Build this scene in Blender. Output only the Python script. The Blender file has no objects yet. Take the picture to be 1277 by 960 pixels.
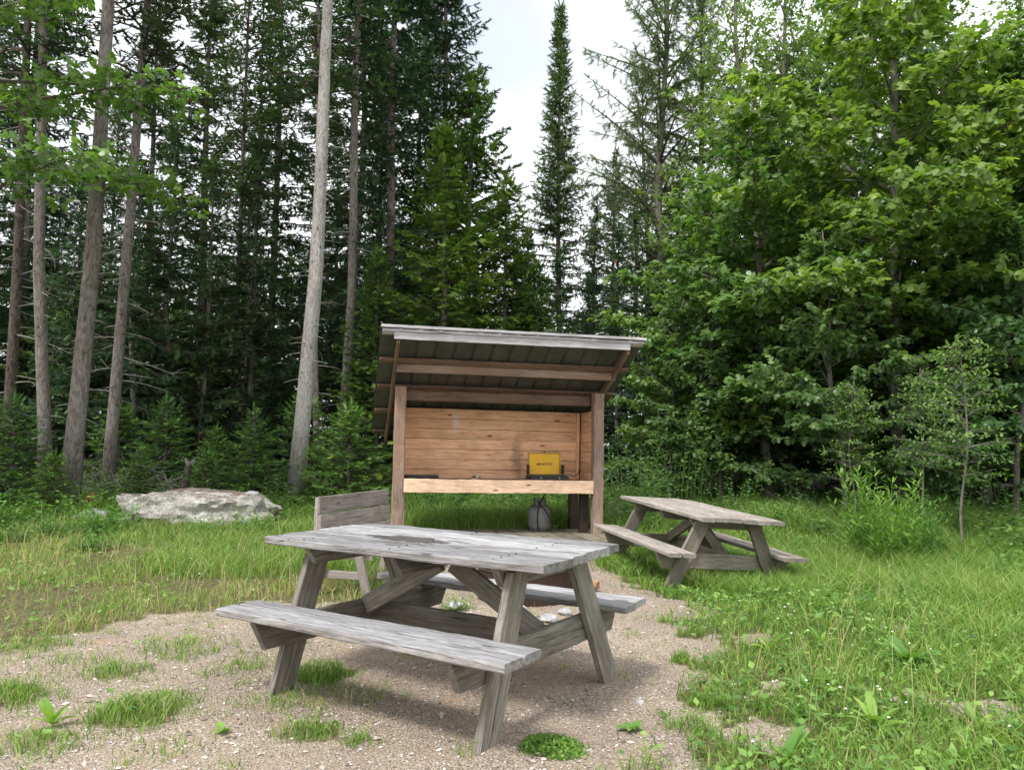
import bpy, math, random
import numpy as np
from mathutils import Matrix, Vector

R = math.radians
PI = math.pi
C = bpy.context.scene.collection
rs = np.random.RandomState(7)

# ------------------------------------------------------------------ tags / linking
def tag(o, label=None, cat=None, group=None, kind=None):
    if label: o['label'] = label
    if cat: o['category'] = cat
    if group: o['group'] = group
    if kind: o['kind'] = kind
    return o

def thing(name, label, cat, loc=(0, 0, 0), rz=0.0, group=None):
    o = bpy.data.objects.new(name, None)
    C.objects.link(o)
    o.empty_display_size = .2
    o.location = loc
    o.rotation_euler = (0, 0, rz)
    return tag(o, label, cat, group)

def obj(name, me, parent=None):
    o = bpy.data.objects.new(name, me)
    C.objects.link(o)
    if parent: o.parent = parent
    return o

# ------------------------------------------------------------------ mesh accumulator
class Acc:
    """collects vertices, faces of any size, material ids and two point attributes"""
    def __init__(s):
        s.V = []; s.F = []; s.n = 0; s.rnd = []; s.gc = []
    def add(s, V, Fs, mi=0, rnd=None, gc=None):
        V = np.asarray(V, float).reshape(-1, 3)
        s.V.append(V)
        for F in Fs:
            F = np.asarray(F, np.int64)
            s.F.append((F + s.n, mi))
        m = len(V); s.n += m
        s.rnd.append(np.broadcast_to(np.asarray(0.5 if rnd is None else rnd, float), (m,)).copy())
        s.gc.append(V.copy() if gc is None else np.asarray(gc, float).reshape(-1, 3))
    def build(s, name, mats, parent=None, smooth=False):
        me = bpy.data.meshes.new(name)
        V = np.concatenate(s.V)
        loops = []; starts = []; mids = []; c = 0
        for F, mi in s.F:
            k = F.shape[1]
            loops.append(F.ravel()); starts.append(c + np.arange(len(F)) * k)
            mids.append(np.full(len(F), mi)); c += F.size
        loops = np.concatenate(loops); starts = np.concatenate(starts); mids = np.concatenate(mids)
        me.vertices.add(len(V)); me.vertices.foreach_set('co', V.ravel())
        me.loops.add(len(loops)); me.loops.foreach_set('vertex_index', loops.astype(np.int32))
        me.polygons.add(len(starts)); me.polygons.foreach_set('loop_start', starts.astype(np.int32))
        me.polygons.foreach_set('material_index', mids.astype(np.int32))
        me.update(calc_edges=True)
        me.polygons.foreach_set('use_smooth', np.full(len(starts), smooth))
        a = me.attributes.new('rnd', 'FLOAT', 'POINT'); a.data.foreach_set('value', np.concatenate(s.rnd))
        a = me.attributes.new('gc', 'FLOAT_VECTOR', 'POINT'); a.data.foreach_set('vector', np.concatenate(s.gc).ravel())
        for m in (mats if isinstance(mats, (list, tuple)) else [mats]): me.materials.append(m)
        return obj(name, me, parent)

def unit(v):
    v = np.asarray(v, float)
    return v / (np.linalg.norm(v, axis=-1, keepdims=True) + 1e-12)

def inst(T, TF, P, X, Y, Z, S):
    """template T (k,3), faces list; N frames -> verts, faces"""
    S = np.asarray(S, float)
    if S.ndim == 1: S = S[:, None].repeat(3, 1)
    V = (P[:, None, :] + T[None, :, 0:1] * (X * S[:, 0:1])[:, None, :] + T[None, :, 1:2] * (Y * S[:, 1:2])[:, None, :]
         + T[None, :, 2:3] * (Z * S[:, 2:3])[:, None, :])
    N, k = len(P), len(T)
    Fs = [(np.asarray(F)[None] + (np.arange(N) * k)[:, None, None]).reshape(-1, np.asarray(F).shape[1]) for F in TF]
    return V.reshape(-1, 3), Fs

def frames(dirs, ups):
    Y = unit(dirs); X = unit(np.cross(Y, ups)); Z = np.cross(X, Y)
    return X, Y, Z

def prisms(P0, P1, r0, r1, sides=3):
    """N tapered sticks"""
    P0 = np.asarray(P0, float); P1 = np.asarray(P1, float)
    d = unit(P1 - P0); ref = np.where(np.abs(d[:, 2:3]) > .9, [[1., 0, 0]], [[0, 0, 1.]])
    X = unit(np.cross(d, ref)); Y = np.cross(d, X)
    a = np.arange(sides) * 2 * PI / sides
    ring = np.cos(a)[None, :, None] * X[:, None] + np.sin(a)[None, :, None] * Y[:, None]
    r0 = np.broadcast_to(r0, (len(P0),)); r1 = np.broadcast_to(r1, (len(P0),))
    V = np.concatenate([P0[:, None] + ring * r0[:, None, None], P1[:, None] + ring * r1[:, None, None]], 1)
    F = np.array([[i, (i + 1) % sides, sides + (i + 1) % sides, sides + i] for i in range(sides)])
    F = (F[None] + (np.arange(len(P0)) * 2 * sides)[:, None, None]).reshape(-1, 4)
    return V.reshape(-1, 3), [F]

def tube(pts, rad, sides=12, rough=0.0, seed=0, caps=True):
    q = np.random.RandomState(seed)
    pts = np.asarray(pts, float); n = len(pts)
    rad = np.broadcast_to(rad, (n,))
    t = unit(np.gradient(pts, axis=0))
    ref = np.array([1., 0, 0]) if abs(t[0][2]) > .7 else np.array([0, 0, 1.])
    V = []
    for i in range(n):
        X = unit(np.cross(t[i], ref)); Y = np.cross(t[i], X)
        a = np.arange(sides) * 2 * PI / sides
        rr = rad[i] * (1 + rough * (q.rand(sides) - .5) * 2)
        V.append(pts[i] + np.cos(a)[:, None] * X * rr[:, None] + np.sin(a)[:, None] * Y * rr[:, None])
    V = np.concatenate(V)
    F = np.array([[i * sides + j, i * sides + (j + 1) % sides, (i + 1) * sides + (j + 1) % sides, (i + 1) * sides + j]
                  for i in range(n - 1) for j in range(sides)])
    Fs = [F]
    if caps: Fs += [np.arange(sides)[::-1][None], (np.arange(sides) + (n - 1) * sides)[None]]
    return V, Fs

def board(acc, c, ax, ay, L, W, T, sh=0.0, cut=(0, 0), jit=.0012, mi=0, ch=.004, sag=0.0, rnd=None, step=.07):
    """a plank: centre c, length along ax, width along ay; sh shears the ends, cut bevels the lower edge of each end"""
    ax = unit(ax); ay = np.asarray(ay, float); ay = unit(ay - ax * (ay @ ax)); az = np.cross(ax, ay)
    n = max(3, int(L / step) + 1)
    w, t = W / 2, T / 2; h = min(ch, t * .5)
    prof = np.array([(-w + h, -t), (w - h, -t), (w, -t + h), (w, t - h), (w - h, t), (-w + h, t), (-w, t - h), (-w, -t + h)])
    xs = np.linspace(-L / 2, L / 2, n)
    wob = np.cumsum(rs.normal(0, jit * .35, (n, 2)), 0); wob -= wob.mean(0)
    G = np.zeros((n, 8, 3))
    for i, x in enumerate(xs):
        f = i / (n - 1)
        p = prof + rs.normal(0, jit, (8, 2)) * .6 + wob[i]
        low = np.clip(.5 - p[:, 0] / W, 0, 1)
        xx = x + p[:, 0] * sh
        if f == 0: xx = xx + low * cut[0]
        if f == 1: xx = xx - low * cut[1]
        if n > 3 and i == 1: xx = np.maximum(xx, (-L / 2 + low * cut[0]) + .01 + p[:, 0] * sh)
        if n > 3 and i == n - 2: xx = np.minimum(xx, (L / 2 - low * cut[1]) - .01 + p[:, 0] * sh)
        z = p[:, 1] - sag * (1 - (2 * f - 1) ** 2)
        G[i] = np.stack([xx, p[:, 0], z], -1)
    if max(cut) > .07:   # keep rings ordered
        for i in range(n):
            lowv = np.clip(.5 - G[i, :, 1] / W, 0, 1)
            G[i, :, 0] = np.clip(G[i, :, 0], -L / 2 + lowv * cut[0] + i * 1e-3, L / 2 - lowv * cut[1] - (n - 1 - i) * 1e-3)
    G = G.reshape(-1, 3)
    V = np.asarray(c, float) + G[:, 0:1] * ax + G[:, 1:2] * ay + G[:, 2:3] * az
    F = np.array([[i * 8 + j, i * 8 + (j + 1) % 8, (i + 1) * 8 + (j + 1) % 8, (i + 1) * 8 + j] for i in range(n - 1) for j in range(8)])
    Fs = [F[:, ::-1], np.arange(8)[None], (np.arange(8) + (n - 1) * 8)[::-1][None]]
    off = rs.rand(3) * 40
    acc.add(V, Fs, mi, rs.rand() if rnd is None else rnd, G + off)

# ------------------------------------------------------------------ materials
def newmat(name):
    m = bpy.data.materials.new(name); m.use_nodes = True
    nt = m.node_tree; nt.nodes.clear()
    return m, nt, nt.nodes.new

def L_(nt, a, b): nt.links.new(a, b)

def ramp(nt, fac, stops):
    r = nt.nodes.new('ShaderNodeValToRGB')
    e = r.color_ramp.elements
    while len(e) < len(stops): e.new(.5)
    for el, (p, c) in zip(e, stops):
        el.position = p; el.color = (*c, 1) if len(c) == 3 else c
    L_(nt, fac, r.inputs['Fac'])
    return r.outputs['Color']

def mix(nt, a, b, f, mode='MIX'):
    m = nt.nodes.new('ShaderNodeMix'); m.data_type = 'RGBA'; m.blend_type = mode
    for s, v in ((m.inputs[0], f), (m.inputs[6], a), (m.inputs[7], b)):
        if hasattr(v, 'is_output') or isinstance(v, bpy.types.NodeSocket): L_(nt, v, s)
        elif isinstance(v, (int, float)): s.default_value = v
        else: s.default_value = (*v, 1)
    return m.outputs[2]

def attr(nt, n, k='Fac'):
    a = nt.nodes.new('ShaderNodeAttribute'); a.attribute_name = n
    return a.outputs[k]

def noise(nt, vec, scale, detail=4, rough=.55, dist=0.0):
    n = nt.nodes.new('ShaderNodeTexNoise')
    n.inputs['Scale'].default_value = scale; n.inputs['Detail'].default_value = detail
    n.inputs['Roughness'].default_value = rough; n.inputs['Distortion'].default_value = dist
    if vec is not None: L_(nt, vec, n.inputs['Vector'])
    return n.outputs['Fac']

def vmul(nt, vec, s):
    m = nt.nodes.new('ShaderNodeVectorMath'); m.operation = 'MULTIPLY'
    L_(nt, vec, m.inputs[0]); m.inputs[1].default_value = s
    return m.outputs[0]

def math_(nt, op, a, b=None, clamp=False):
    m = nt.nodes.new('ShaderNodeMath'); m.operation = op; m.use_clamp = clamp
    for i, v in enumerate((a, b)):
        if v is None: continue
        if isinstance(v, (int, float)): m.inputs[i].default_value = v
        else: L_(nt, v, m.inputs[i])
    return m.outputs[0]

def finish(nt, col, rough=.8, bump=None, bstr=.3, bdist=.01, spec=.3, metal=0.0, normal=None):
    p = nt.nodes.new('ShaderNodeBsdfPrincipled'); o = nt.nodes.new('ShaderNodeOutputMaterial')
    if isinstance(col, tuple): p.inputs['Base Color'].default_value = (*col, 1)
    else: L_(nt, col, p.inputs['Base Color'])
    if isinstance(rough, (int, float)): p.inputs['Roughness'].default_value = rough
    else: L_(nt, rough, p.inputs['Roughness'])
    p.inputs['Specular IOR Level'].default_value = spec
    p.inputs['Metallic'].default_value = metal
    if bump is not None:
        b = nt.nodes.new('ShaderNodeBump'); b.inputs['Strength'].default_value = bstr; b.inputs['Distance'].default_value = bdist
        L_(nt, bump, b.inputs['Height']); L_(nt, b.outputs[0], p.inputs['Normal'])
    L_(nt, p.outputs[0], o.inputs[0])
    return p

def wood_mat(name, dark, mid, light, moss=None, knots=.5, tintamt=.35, crack=.6, warm=None, upcol=None):
    m, nt, N = newmat(name)
    gc = attr(nt, 'gc', 'Vector'); rn = attr(nt, 'rnd')
    fine = noise(nt, vmul(nt, gc, (9, 240, 240)), 1, 5, .7, .1)
    mid_ = noise(nt, vmul(nt, gc, (3.0, 55, 55)), 1, 5, .68, .5)
    big = noise(nt, vmul(nt, gc, (3, 7, 7)), 1, 3, .5)
    f = math_(nt, 'ADD', math_(nt, 'MULTIPLY', fine, .55), math_(nt, 'MULTIPLY', mid_, .45))
    col = ramp(nt, f, [(.33, dark), (.5, mid), (.66, light)])
    # long drying cracks
    ck = noise(nt, vmul(nt, gc, (2.4, 75, 75)), 1, 3, .55, 1.0)
    ckm = ramp(nt, ck, [(.33, (1, 1, 1)), (.37, (0, 0, 0))])
    col = mix(nt, col, tuple(x * .22 for x in dark), math_(nt, 'MULTIPLY', ckm, crack))
    # knots
    vo = nt.nodes.new('ShaderNodeTexVoronoi'); vo.inputs['Scale'].default_value = 1
    L_(nt, vmul(nt, gc, (2.6, 7.5, 7.5)), vo.inputs['Vector'])
    kn = ramp(nt, vo.outputs['Distance'], [(.06, (1, 1, 1)), (.13, (0, 0, 0))])
    col = mix(nt, col, tuple(x * .3 for x in dark), math_(nt, 'MULTIPLY', kn, knots))
    # board to board tint, blotches
    tint = ramp(nt, rn, [(0, (1 - tintamt,) * 3), (1, (1 + tintamt * .4,) * 3)])
    col = mix(nt, col, tint, 1.0, 'MULTIPLY')
    bl = ramp(nt, big, [(.35, (.78, .76, .74)), (.6, (1.08, 1.08, 1.08))])
    col = mix(nt, col, bl, .8, 'MULTIPLY')
    if warm:
        col = mix(nt, col, warm, math_(nt, 'MULTIPLY', ramp(nt, noise(nt, vmul(nt, gc, (1.5, 4, 4)), 1, 3), [(.45, (0, 0, 0)), (.68, (1, 1, 1))]), .7))
    if upcol:   # faces that take rain and sun are bleached silver
        g = nt.nodes.new('ShaderNodeNewGeometry'); s = nt.nodes.new('ShaderNodeSeparateXYZ'); L_(nt, g.outputs['Normal'], s.inputs[0])
        up = ramp(nt, s.outputs['Z'], [(.3, (0, 0, 0)), (.9, (1, 1, 1))])
        col = mix(nt, col, mix(nt, col, upcol, .85, 'MULTIPLY'), up)
    if moss:
        mo = ramp(nt, noise(nt, gc, 9, 5, .7), [(.55, (0, 0, 0)), (.7, (1, 1, 1))])
        col = mix(nt, col, moss, math_(nt, 'MULTIPLY', mo, .45))
    h = math_(nt, 'SUBTRACT', f, math_(nt, 'MULTIPLY', ckm, .8))
    finish(nt, col, .82, h, .75, .006, .25)
    return m

M = {}
# weathered silver picnic table, browner second table, bench, shelter timbers
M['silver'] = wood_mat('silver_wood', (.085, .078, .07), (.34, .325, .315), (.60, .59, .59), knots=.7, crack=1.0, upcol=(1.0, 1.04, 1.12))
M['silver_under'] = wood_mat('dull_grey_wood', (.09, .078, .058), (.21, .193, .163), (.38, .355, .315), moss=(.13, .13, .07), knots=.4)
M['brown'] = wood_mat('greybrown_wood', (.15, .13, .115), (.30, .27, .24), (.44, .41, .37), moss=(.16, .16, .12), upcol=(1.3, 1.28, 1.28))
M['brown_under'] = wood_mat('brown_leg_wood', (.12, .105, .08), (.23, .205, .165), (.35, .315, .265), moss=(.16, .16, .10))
M['bench'] = wood_mat('bench_wood', (.17, .145, .125), (.33, .29, .265), (.46, .42, .39), moss=(.22, .22, .17))
M['pine'] = wood_mat('orange_pine', (.60, .30, .16), (.86, .50, .29), (.95, .68, .46), knots=1.0, tintamt=.18, crack=.25)
M['apron'] = wood_mat('hewn_pale_pine', (.48, .27, .17), (.80, .55, .38), (.94, .76, .60), knots=.8, tintamt=.1, crack=.3)
M['post'] = wood_mat('post_wood', (.15, .10, .078), (.33, .24, .19), (.50, .41, .355), knots=.4, warm=(.34, .20, .13))
M['purlin'] = wood_mat('purlin_wood', (.10, .062, .045), (.22, .14, .10), (.34, .24, .18), knots=.4)
M['fascia'] = wood_mat('fascia_wood', (.30, .28, .29), (.50, .48, .50), (.66, .64, .66), knots=.3, tintamt=.1)
M['darkwood'] = wood_mat('dark_wood', (.035, .026, .02), (.075, .055, .042), (.13, .10, .08))
M['deck'] = wood_mat('deck_wood', (.12, .10, .075), (.25, .22, .17), (.36, .33, .27), moss=(.14, .15, .08))

def simple(name, col, rough=.6, spec=.4, metal=0.0, var=.25, scale=8, bump=0.0, col2=None):
    m, nt, N = newmat(name)
    tc = N('ShaderNodeTexCoord').outputs['Object']
    n = noise(nt, tc, scale, 5, .65)
    c2 = col2 or tuple(x * (1 - var) for x in col)
    c = ramp(nt, n, [(.35, c2), (.62, col)])
    finish(nt, c, rough, n if bump else None, bump, .01, spec, metal)
    return m

M['roof_metal'] = simple('galvanised_roof', (.12, .125, .12), .5, .5, .2, .35, 5, 0)
M['yellow'] = simple('yellow_enamel', (.80, .43, .008), .35, .5, 0, .1, 14)
M['black'] = simple('black_metal', (.018, .016, .015), .5, .5, 0, .4, 30)
M['hose'] = simple('black_rubber', (.012, .012, .012), .5, .4)
M['tank'] = simple('grey_tank_paint', (.17, .165, .165), .45, .5, .1, .35, 10, .1)
M['brass'] = simple('brass_valve', (.42, .30, .10), .4, .5, .8)
M['rust'] = simple('rusty_steel', (.055, .033, .028), .8, .3, .2, .5, 14, .3, (.045, .022, .02))
M['ash'] = simple('ash', (.30, .29, .27), .95, .1, 0, .6, 30, .5)
M['char'] = simple('charred_wood', (.03, .027, .025), .9, .2, 0, .5, 20, .5)
M['splitlog'] = simple('split_log', (.36, .22, .14), .85, .2, 0, .3, 12, .4)
M['letters'] = simple('dark_lettering', (.05, .03, .01), .5)
M['paper'] = simple('pale_litter', (.5, .42, .33), .8)

def rock_mat(name, c1, c2, c3, litter=None):
    m, nt, N = newmat(name)
    tc = N('ShaderNodeTexCoord').outputs['Object']
    n = noise(nt, tc, 3.2, 8, .7); n2 = noise(nt, tc, 26, 5, .7)
    f = math_(nt, 'ADD', math_(nt, 'MULTIPLY', n, .6), math_(nt, 'MULTIPLY', n2, .4))
    col = ramp(nt, f, [(.36, c1), (.5, c2), (.62, c3)])
    if litter:
        g = N('ShaderNodeNewGeometry'); s = N('ShaderNodeSeparateXYZ'); L_(nt, g.outputs['Normal'], s.inputs[0])
        up = ramp(nt, s.outputs['Z'], [(.72, (0, 0, 0)), (.93, (1, 1, 1))])
        lm = ramp(nt, noise(nt, tc, 6.5, 8, .75), [(.43, (0, 0, 0)), (.51, (1, 1, 1))])
        col = mix(nt, col, litter, math_(nt, 'MULTIPLY', up, lm))
    finish(nt, col, .9, f, .8, .03, .2)
    return m
M['boulder'] = rock_mat('pale_boulder', (.10, .095, .08), (.36, .345, .31), (.60, .585, .55), (.17, .115, .085))
M['rock'] = rock_mat('grey_rock', (.22, .22, .22), (.40, .40, .41), (.62, .62, .63))

def bark_mat(name, c1, c2, c3, lichen=None, sc=1.0):
    m, nt, N = newmat(name)
    tc = N('ShaderNodeTexCoord').outputs['Object']
    a = noise(nt, vmul(nt, tc, (30 * sc, 30 * sc, 9 * sc)), 1, 6, .7, .6)
    b = noise(nt, vmul(nt, tc, (3, 3, 1.2)), 1, 4, .6)
    col = ramp(nt, a, [(.36, c1), (.5, c2), (.66, c3)])
    col = mix(nt, col, ramp(nt, b, [(.35, (.72, .7, .68)), (.65, (1.1, 1.1, 1.1))]), .8, 'MULTIPLY')
    vo = N('ShaderNodeTexVoronoi'); vo.inputs['Scale'].default_value = 1
    L_(nt, vmul(nt, tc, (7, 7, 3.6)), vo.inputs['Vector'])
    kn = ramp(nt, vo.outputs['Distance'], [(.10, (1, 1, 1)), (.15, (0, 0, 0))])
    col = mix(nt, col, (.02, .017, .014), math_(nt, 'MULTIPLY', kn, .75))
    if lichen:
        lm = ramp(nt, noise(nt, vmul(nt, tc, (2, 2, .8)), 2, 6, .7), [(.5, (0, 0, 0)), (.62, (1, 1, 1))])
        col = mix(nt, col, lichen, math_(nt, 'MULTIPLY', lm, .45))
    finish(nt, col, .92, a, .9, .02, .15)
    return m
M['bark_pale'] = bark_mat('pale_spruce_bark', (.20, .18, .165), (.37, .345, .325), (.52, .50, .48), (.46, .47, .44), 1.3)
M['bark_grey'] = bark_mat('grey_spruce_bark', (.09, .075, .066), (.19, .165, .15), (.30, .27, .25), (.27, .28, .25))
M['bark_dark'] = bark_mat('dark_bark', (.045, .036, .03), (.10, .083, .07), (.16, .14, .12))
M['bark_maple'] = bark_mat('smooth_grey_bark', (.12, .11, .095), (.20, .185, .16), (.30, .28, .25), None, .6)
M['deadwood'] = bark_mat('dead_twig_wood', (.16, .145, .13), (.28, .26, .24), (.40, .38, .36))
M['redrot'] = simple('rotten_red_wood', (.30, .11, .045), .9, .1, 0, .5, 10, .5)

def leaf_mat(name, stops, trans=.3, rough=.45, spec=.35, gloss_var=True):
    m, nt, N = newmat(name)
    rn = attr(nt, 'rnd')
    col = ramp(nt, rn, stops)
    oi = N('ShaderNodeObjectInfo')
    tint = ramp(nt, oi.outputs['Random'], [(0, (.80, .92, .98)), (.5, (1, 1, 1)), (1, (1.22, 1.12, .85))])
    col = mix(nt, col, tint, 1.0, 'MULTIPLY')
    p = N('ShaderNodeBsdfPrincipled'); L_(nt, col, p.inputs['Base Color'])
    p.inputs['Roughness'].default_value = rough; p.inputs['Specular IOR Level'].default_value = spec
    t = N('ShaderNodeBsdfTranslucent')
    L_(nt, mix(nt, col, (1.28, 1.45, .62), 1.0, 'MULTIPLY'), t.inputs['Color'])
    ms = N('ShaderNodeMixShader'); ms.inputs[0].default_value = trans
    L_(nt, p.outputs[0], ms.inputs[1]); L_(nt, t.outputs[0], ms.inputs[2])
    o = N('ShaderNodeOutputMaterial'); L_(nt, ms.outputs[0], o.inputs[0])
    return m
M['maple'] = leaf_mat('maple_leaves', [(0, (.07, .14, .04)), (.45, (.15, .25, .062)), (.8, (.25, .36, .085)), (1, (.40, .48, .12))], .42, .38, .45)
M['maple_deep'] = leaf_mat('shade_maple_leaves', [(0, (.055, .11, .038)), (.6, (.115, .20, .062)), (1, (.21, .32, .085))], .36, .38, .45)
M['birch'] = leaf_mat('birch_leaves', [(0, (.10, .17, .05)), (.6, (.18, .28, .085)), (1, (.28, .39, .12))], .45, .5)
M['spruce'] = leaf_mat('spruce_needles', [(0, (.036, .075, .042)), (.5, (.078, .142, .074)), (.92, (.14, .23, .095)), (1, (.22, .13, .07))], .22, .6, .25)
M['spruce_grey'] = leaf_mat('thin_grey_needles', [(0, (.05, .07, .042)), (.6, (.09, .12, .07)), (1, (.15, .17, .10))], .2, .6, .2)
M['tamarack'] = leaf_mat('tamarack_needles', [(0, (.09, .13, .07)), (.6, (.145, .20, .10)), (1, (.21, .28, .13))], .35, .6, .2)
M['cedar'] = leaf_mat('cedar_sprays', [(0, (.045, .095, .025)), (.45, (.11, .20, .045)), (1, (.24, .35, .075))], .2, .55, .25)
M['fir'] = leaf_mat('young_fir_needles', [(0, (.055, .13, .03)), (.5, (.12, .25, .05)), (.9, (.22, .38, .075)), (1, (.32, .48, .10))], .15, .5, .3)
M['shrub'] = leaf_mat('shrub_leaves', [(0, (.07, .14, .045)), (.5, (.14, .25, .07)), (1, (.27, .40, .12))], .35, .5)
M['weed'] = leaf_mat('weed_leaves', [(0, (.07, .16, .035)), (.5, (.16, .31, .065)), (1, (.32, .48, .12))], .35, .5)
M['grass'] = leaf_mat('grass_blades', [(0, (.08, .155, .035)), (.4, (.17, .30, .065)), (.7, (.27, .41, .10)), (.82, (.34, .36, .15)), (1, (.50, .42, .26))], .35, .5)
M['flower'] = simple('white_petals', (.75, .75, .7), .7)

# ------------------------------------------------------------------ terrain
def sstep(a, b, x):
    t = np.clip((x - a) / (b - a), 0, 1); return t * t * (3 - 2 * t)

def hashn(x, y, s=0):
    """smooth value noise, vectorised"""
    xi, yi = np.floor(x), np.floor(y); xf, yf = x - xi, y - yi
    xf = xf * xf * (3 - 2 * xf); yf = yf * yf * (3 - 2 * yf)
    def h(a, b):
        v = np.sin(a * 127.1 + b * 311.7 + s * 74.7) * 43758.5453
        return v - np.floor(v)
    return (h(xi, yi) * (1 - xf) + h(xi + 1, yi) * xf) * (1 - yf) + (h(xi, yi + 1) * (1 - xf) + h(xi + 1, yi + 1) * xf) * yf

def fbm(x, y, s=0):
    return .5 * hashn(x, y, s) + .28 * hashn(x * 2.1, y * 2.1, s + 1) + .22 * hashn(x * 4.5, y * 4.5, s + 2)

def gz(x, y):
    x = np.asarray(x, float); y = np.asarray(y, float)
    z = .10 * sstep(9.0, 11.5, y) + .35 * sstep(12, 26, y) + .5 * sstep(26, 60, y)
    z = z - .11 * sstep(.9, 1.9, x) * sstep(6.0, 7.4, y) * (1 - sstep(9, 11, y))
    z = z + .05 * (fbm(x * .9, y * .9) - .5) * sstep(4.5, 7, np.hypot(x, y - 4)) 
    z = z + .012 * (fbm(x * 3, y * 3, 5) - .5)
    return z

GP = np.array([(-9, 2.2), (-3.6, 2.2), (-3.4, 4.6), (-3.2, 5.0), (-2.94, 5.33), (-2.55, 5.77), (-2.25, 5.95), (-1.9, 6.3), (-1.4, 6.25), (-1.07, 6.35), (-.8, 6.9),
               (-.75, 8.6), (-.5, 9.5), (1.0, 9.4), (1.08, 7.9), (1.36, 6.9), (1.70, 6.2), (1.30, 5.67), (1.38, 5.17), (1.16, 4.5), (.99, 4.0), (1.0, 3.68), (.85, 3.1), (.8, 2.2), (.6, -6), (-9, -6)])

def in_poly(x, y, P):
    x = np.asarray(x, float); y = np.asarray(y, float); c = np.zeros(x.shape, bool)
    for i in range(len(P)):
        x1, y1 = P[i]; x2, y2 = P[i - 1]
        k = ((y1 > y) != (y2 > y)) & (x < (x2 - x1) * (y - y1) / (y2 - y1 + 1e-12) + x1)
        c ^= k
    return c

def poly_dist(x, y, P):
    d = np.full(np.shape(x), 1e9)
    for i in range(len(P)):
        a = np.array(P[i - 1]); b = np.array(P[i]); ab = b - a
        t = np.clip(((x - a[0]) * ab[0] + (y - a[1]) * ab[1]) / (ab @ ab), 0, 1)
        d = np.minimum(d, np.hypot(x - a[0] - t * ab[0], y - a[1] - t * ab[1]))
    return d

# tufts of grass on the gravel and bare spots in the grass: x, y, radius, strength
TUFTS = [(-1.73, 3.72, .30, 1.0), (-2.48, 3.95, .30, .8), (-1.95, 3.33, .22, .5), (-2.16, 4.34, .2, .6), (-1.98, 4.85, .35, .35), (-1.02, 4.32, .25, .9),
         (-.87, 3.5, .16, .7), (-1.1, 3.85, .3, .25), (.96, 3.9, .1, .8), (1.02, 4.7, .07, .8), (-2.5, 4.5, .3, .3), (-1.4, 3.3, .2, .25), (-.62, 3.4, .08, .5),
         (-1.45, 4.45, .3, .25), (-2.9, 4.9, .3, .4), (.8, 3.6, .12, .3), (-.75, 4.0, .25, .25), (.3, 6.2, .5, .1), (-.3, 8.7, .5, .3), (.75, 8.9, .35, .5)]
BARE = [(1.84, 4.98, .12), (1.40, 4.2, .14), (2.02, 4.07, .2), (2.3, 3.9, .2), (1.15, 3.5, .22), (-5.9, 8.9, .3), (1.6, 5.2, .12), (-4.3, 9.6, .5), (2.7, 5.6, .12)]

def gravel_mask(x, y):
    """1 = bare gravel, 0 = grass"""
    nz = (fbm(x * 2.6, y * 2.6, 9) - .5)
    d = poly_dist(x, y, GP) * np.where(in_poly(x, y, GP), 1, -1) + nz * .7 + (fbm(x * 9, y * 9, 19) - .5) * .45
    g = sstep(-.20, .26, d)
    for tx, ty, r, s in TUFTS:
        g = g * (1 - .9 * s * (1 - sstep(r * .5, r, np.hypot(x - tx, (y - ty) * 1.2) + nz * .25)))
    for tx, ty, r in BARE:
        g = np.maximum(g, .85 * (1 - sstep(r * .5, r * 1.1, np.hypot(x - tx, (y - ty) * 1.3) + nz * .6 + (fbm(x * 7, y * 7, 29) - .5) * .5)))
    return g

def axis(lo, hi, fine_lo, fine_hi, st):
    a = list(np.arange(fine_lo, fine_hi, st)); s = st; v = fine_lo
    while v > lo: s *= 1.18; v -= s; a.insert(0, v)
    s = st; v = a[-1]
    while v < hi: s *= 1.18; v += s; a.append(v)
    return np.array(a)
xs = axis(-400, 400, -4.2, 4.8, .05); ys = axis(-120, 600, 2.6, 9.8, .05)
X, Y = np.meshgrid(xs, ys); Z = gz(X, Y)
acc = Acc()
nx, ny = len(xs), len(ys)
idx = np.arange(nx * ny).reshape(ny, nx)
F = np.stack([idx[:-1, :-1], idx[:-1, 1:], idx[1:, 1:], idx[1:, :-1]], -1).reshape(-1, 4)
Xr, Yr = X.ravel(), Y.ravel()
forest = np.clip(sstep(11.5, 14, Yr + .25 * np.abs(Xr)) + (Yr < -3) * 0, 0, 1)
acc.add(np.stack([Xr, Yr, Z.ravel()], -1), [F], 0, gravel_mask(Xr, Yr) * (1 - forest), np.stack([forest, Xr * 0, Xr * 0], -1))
m, nt, N = newmat('gravel_and_soil')
pos = N('ShaderNodeNewGeometry').outputs['Position']
va = N('ShaderNodeTexVoronoi'); va.inputs['Scale'].default_value = 130; L_(nt, pos, va.inputs['Vector'])
vb = N('ShaderNodeTexVoronoi'); vb.inputs['Scale'].default_value = 220; L_(nt, pos, vb.inputs['Vector'])
sep = N('ShaderNodeSeparateColor'); L_(nt, va.outputs['Color'], sep.inputs[0])
st_ = ramp(nt, sep.outputs[0], [(0, (.19, .160, .138)), (.25, (.36, .315, .275)), (.7, (.50, .45, .395)), (.93, (.60, .56, .51)), (1, (.78, .76, .72))])
gap = ramp(nt, va.outputs['Distance'], [(.35, (1, 1, 1)), (.75, (.55, .52, .5))])
gcol = mix(nt, st_, gap, 1.0, 'MULTIPLY')
big = noise(nt, pos, 1.1, 6, .65)
gcol = mix(nt, gcol, ramp(nt, big, [(.35, (.82, .78, .76)), (.6, (1.12, 1.06, 1.0))]), .9, 'MULTIPLY')
sand = ramp(nt, noise(nt, pos, 1.7, 4, .6, .3), [(.63, (0, 0, 0)), (.72, (1, 1, 1))])
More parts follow.
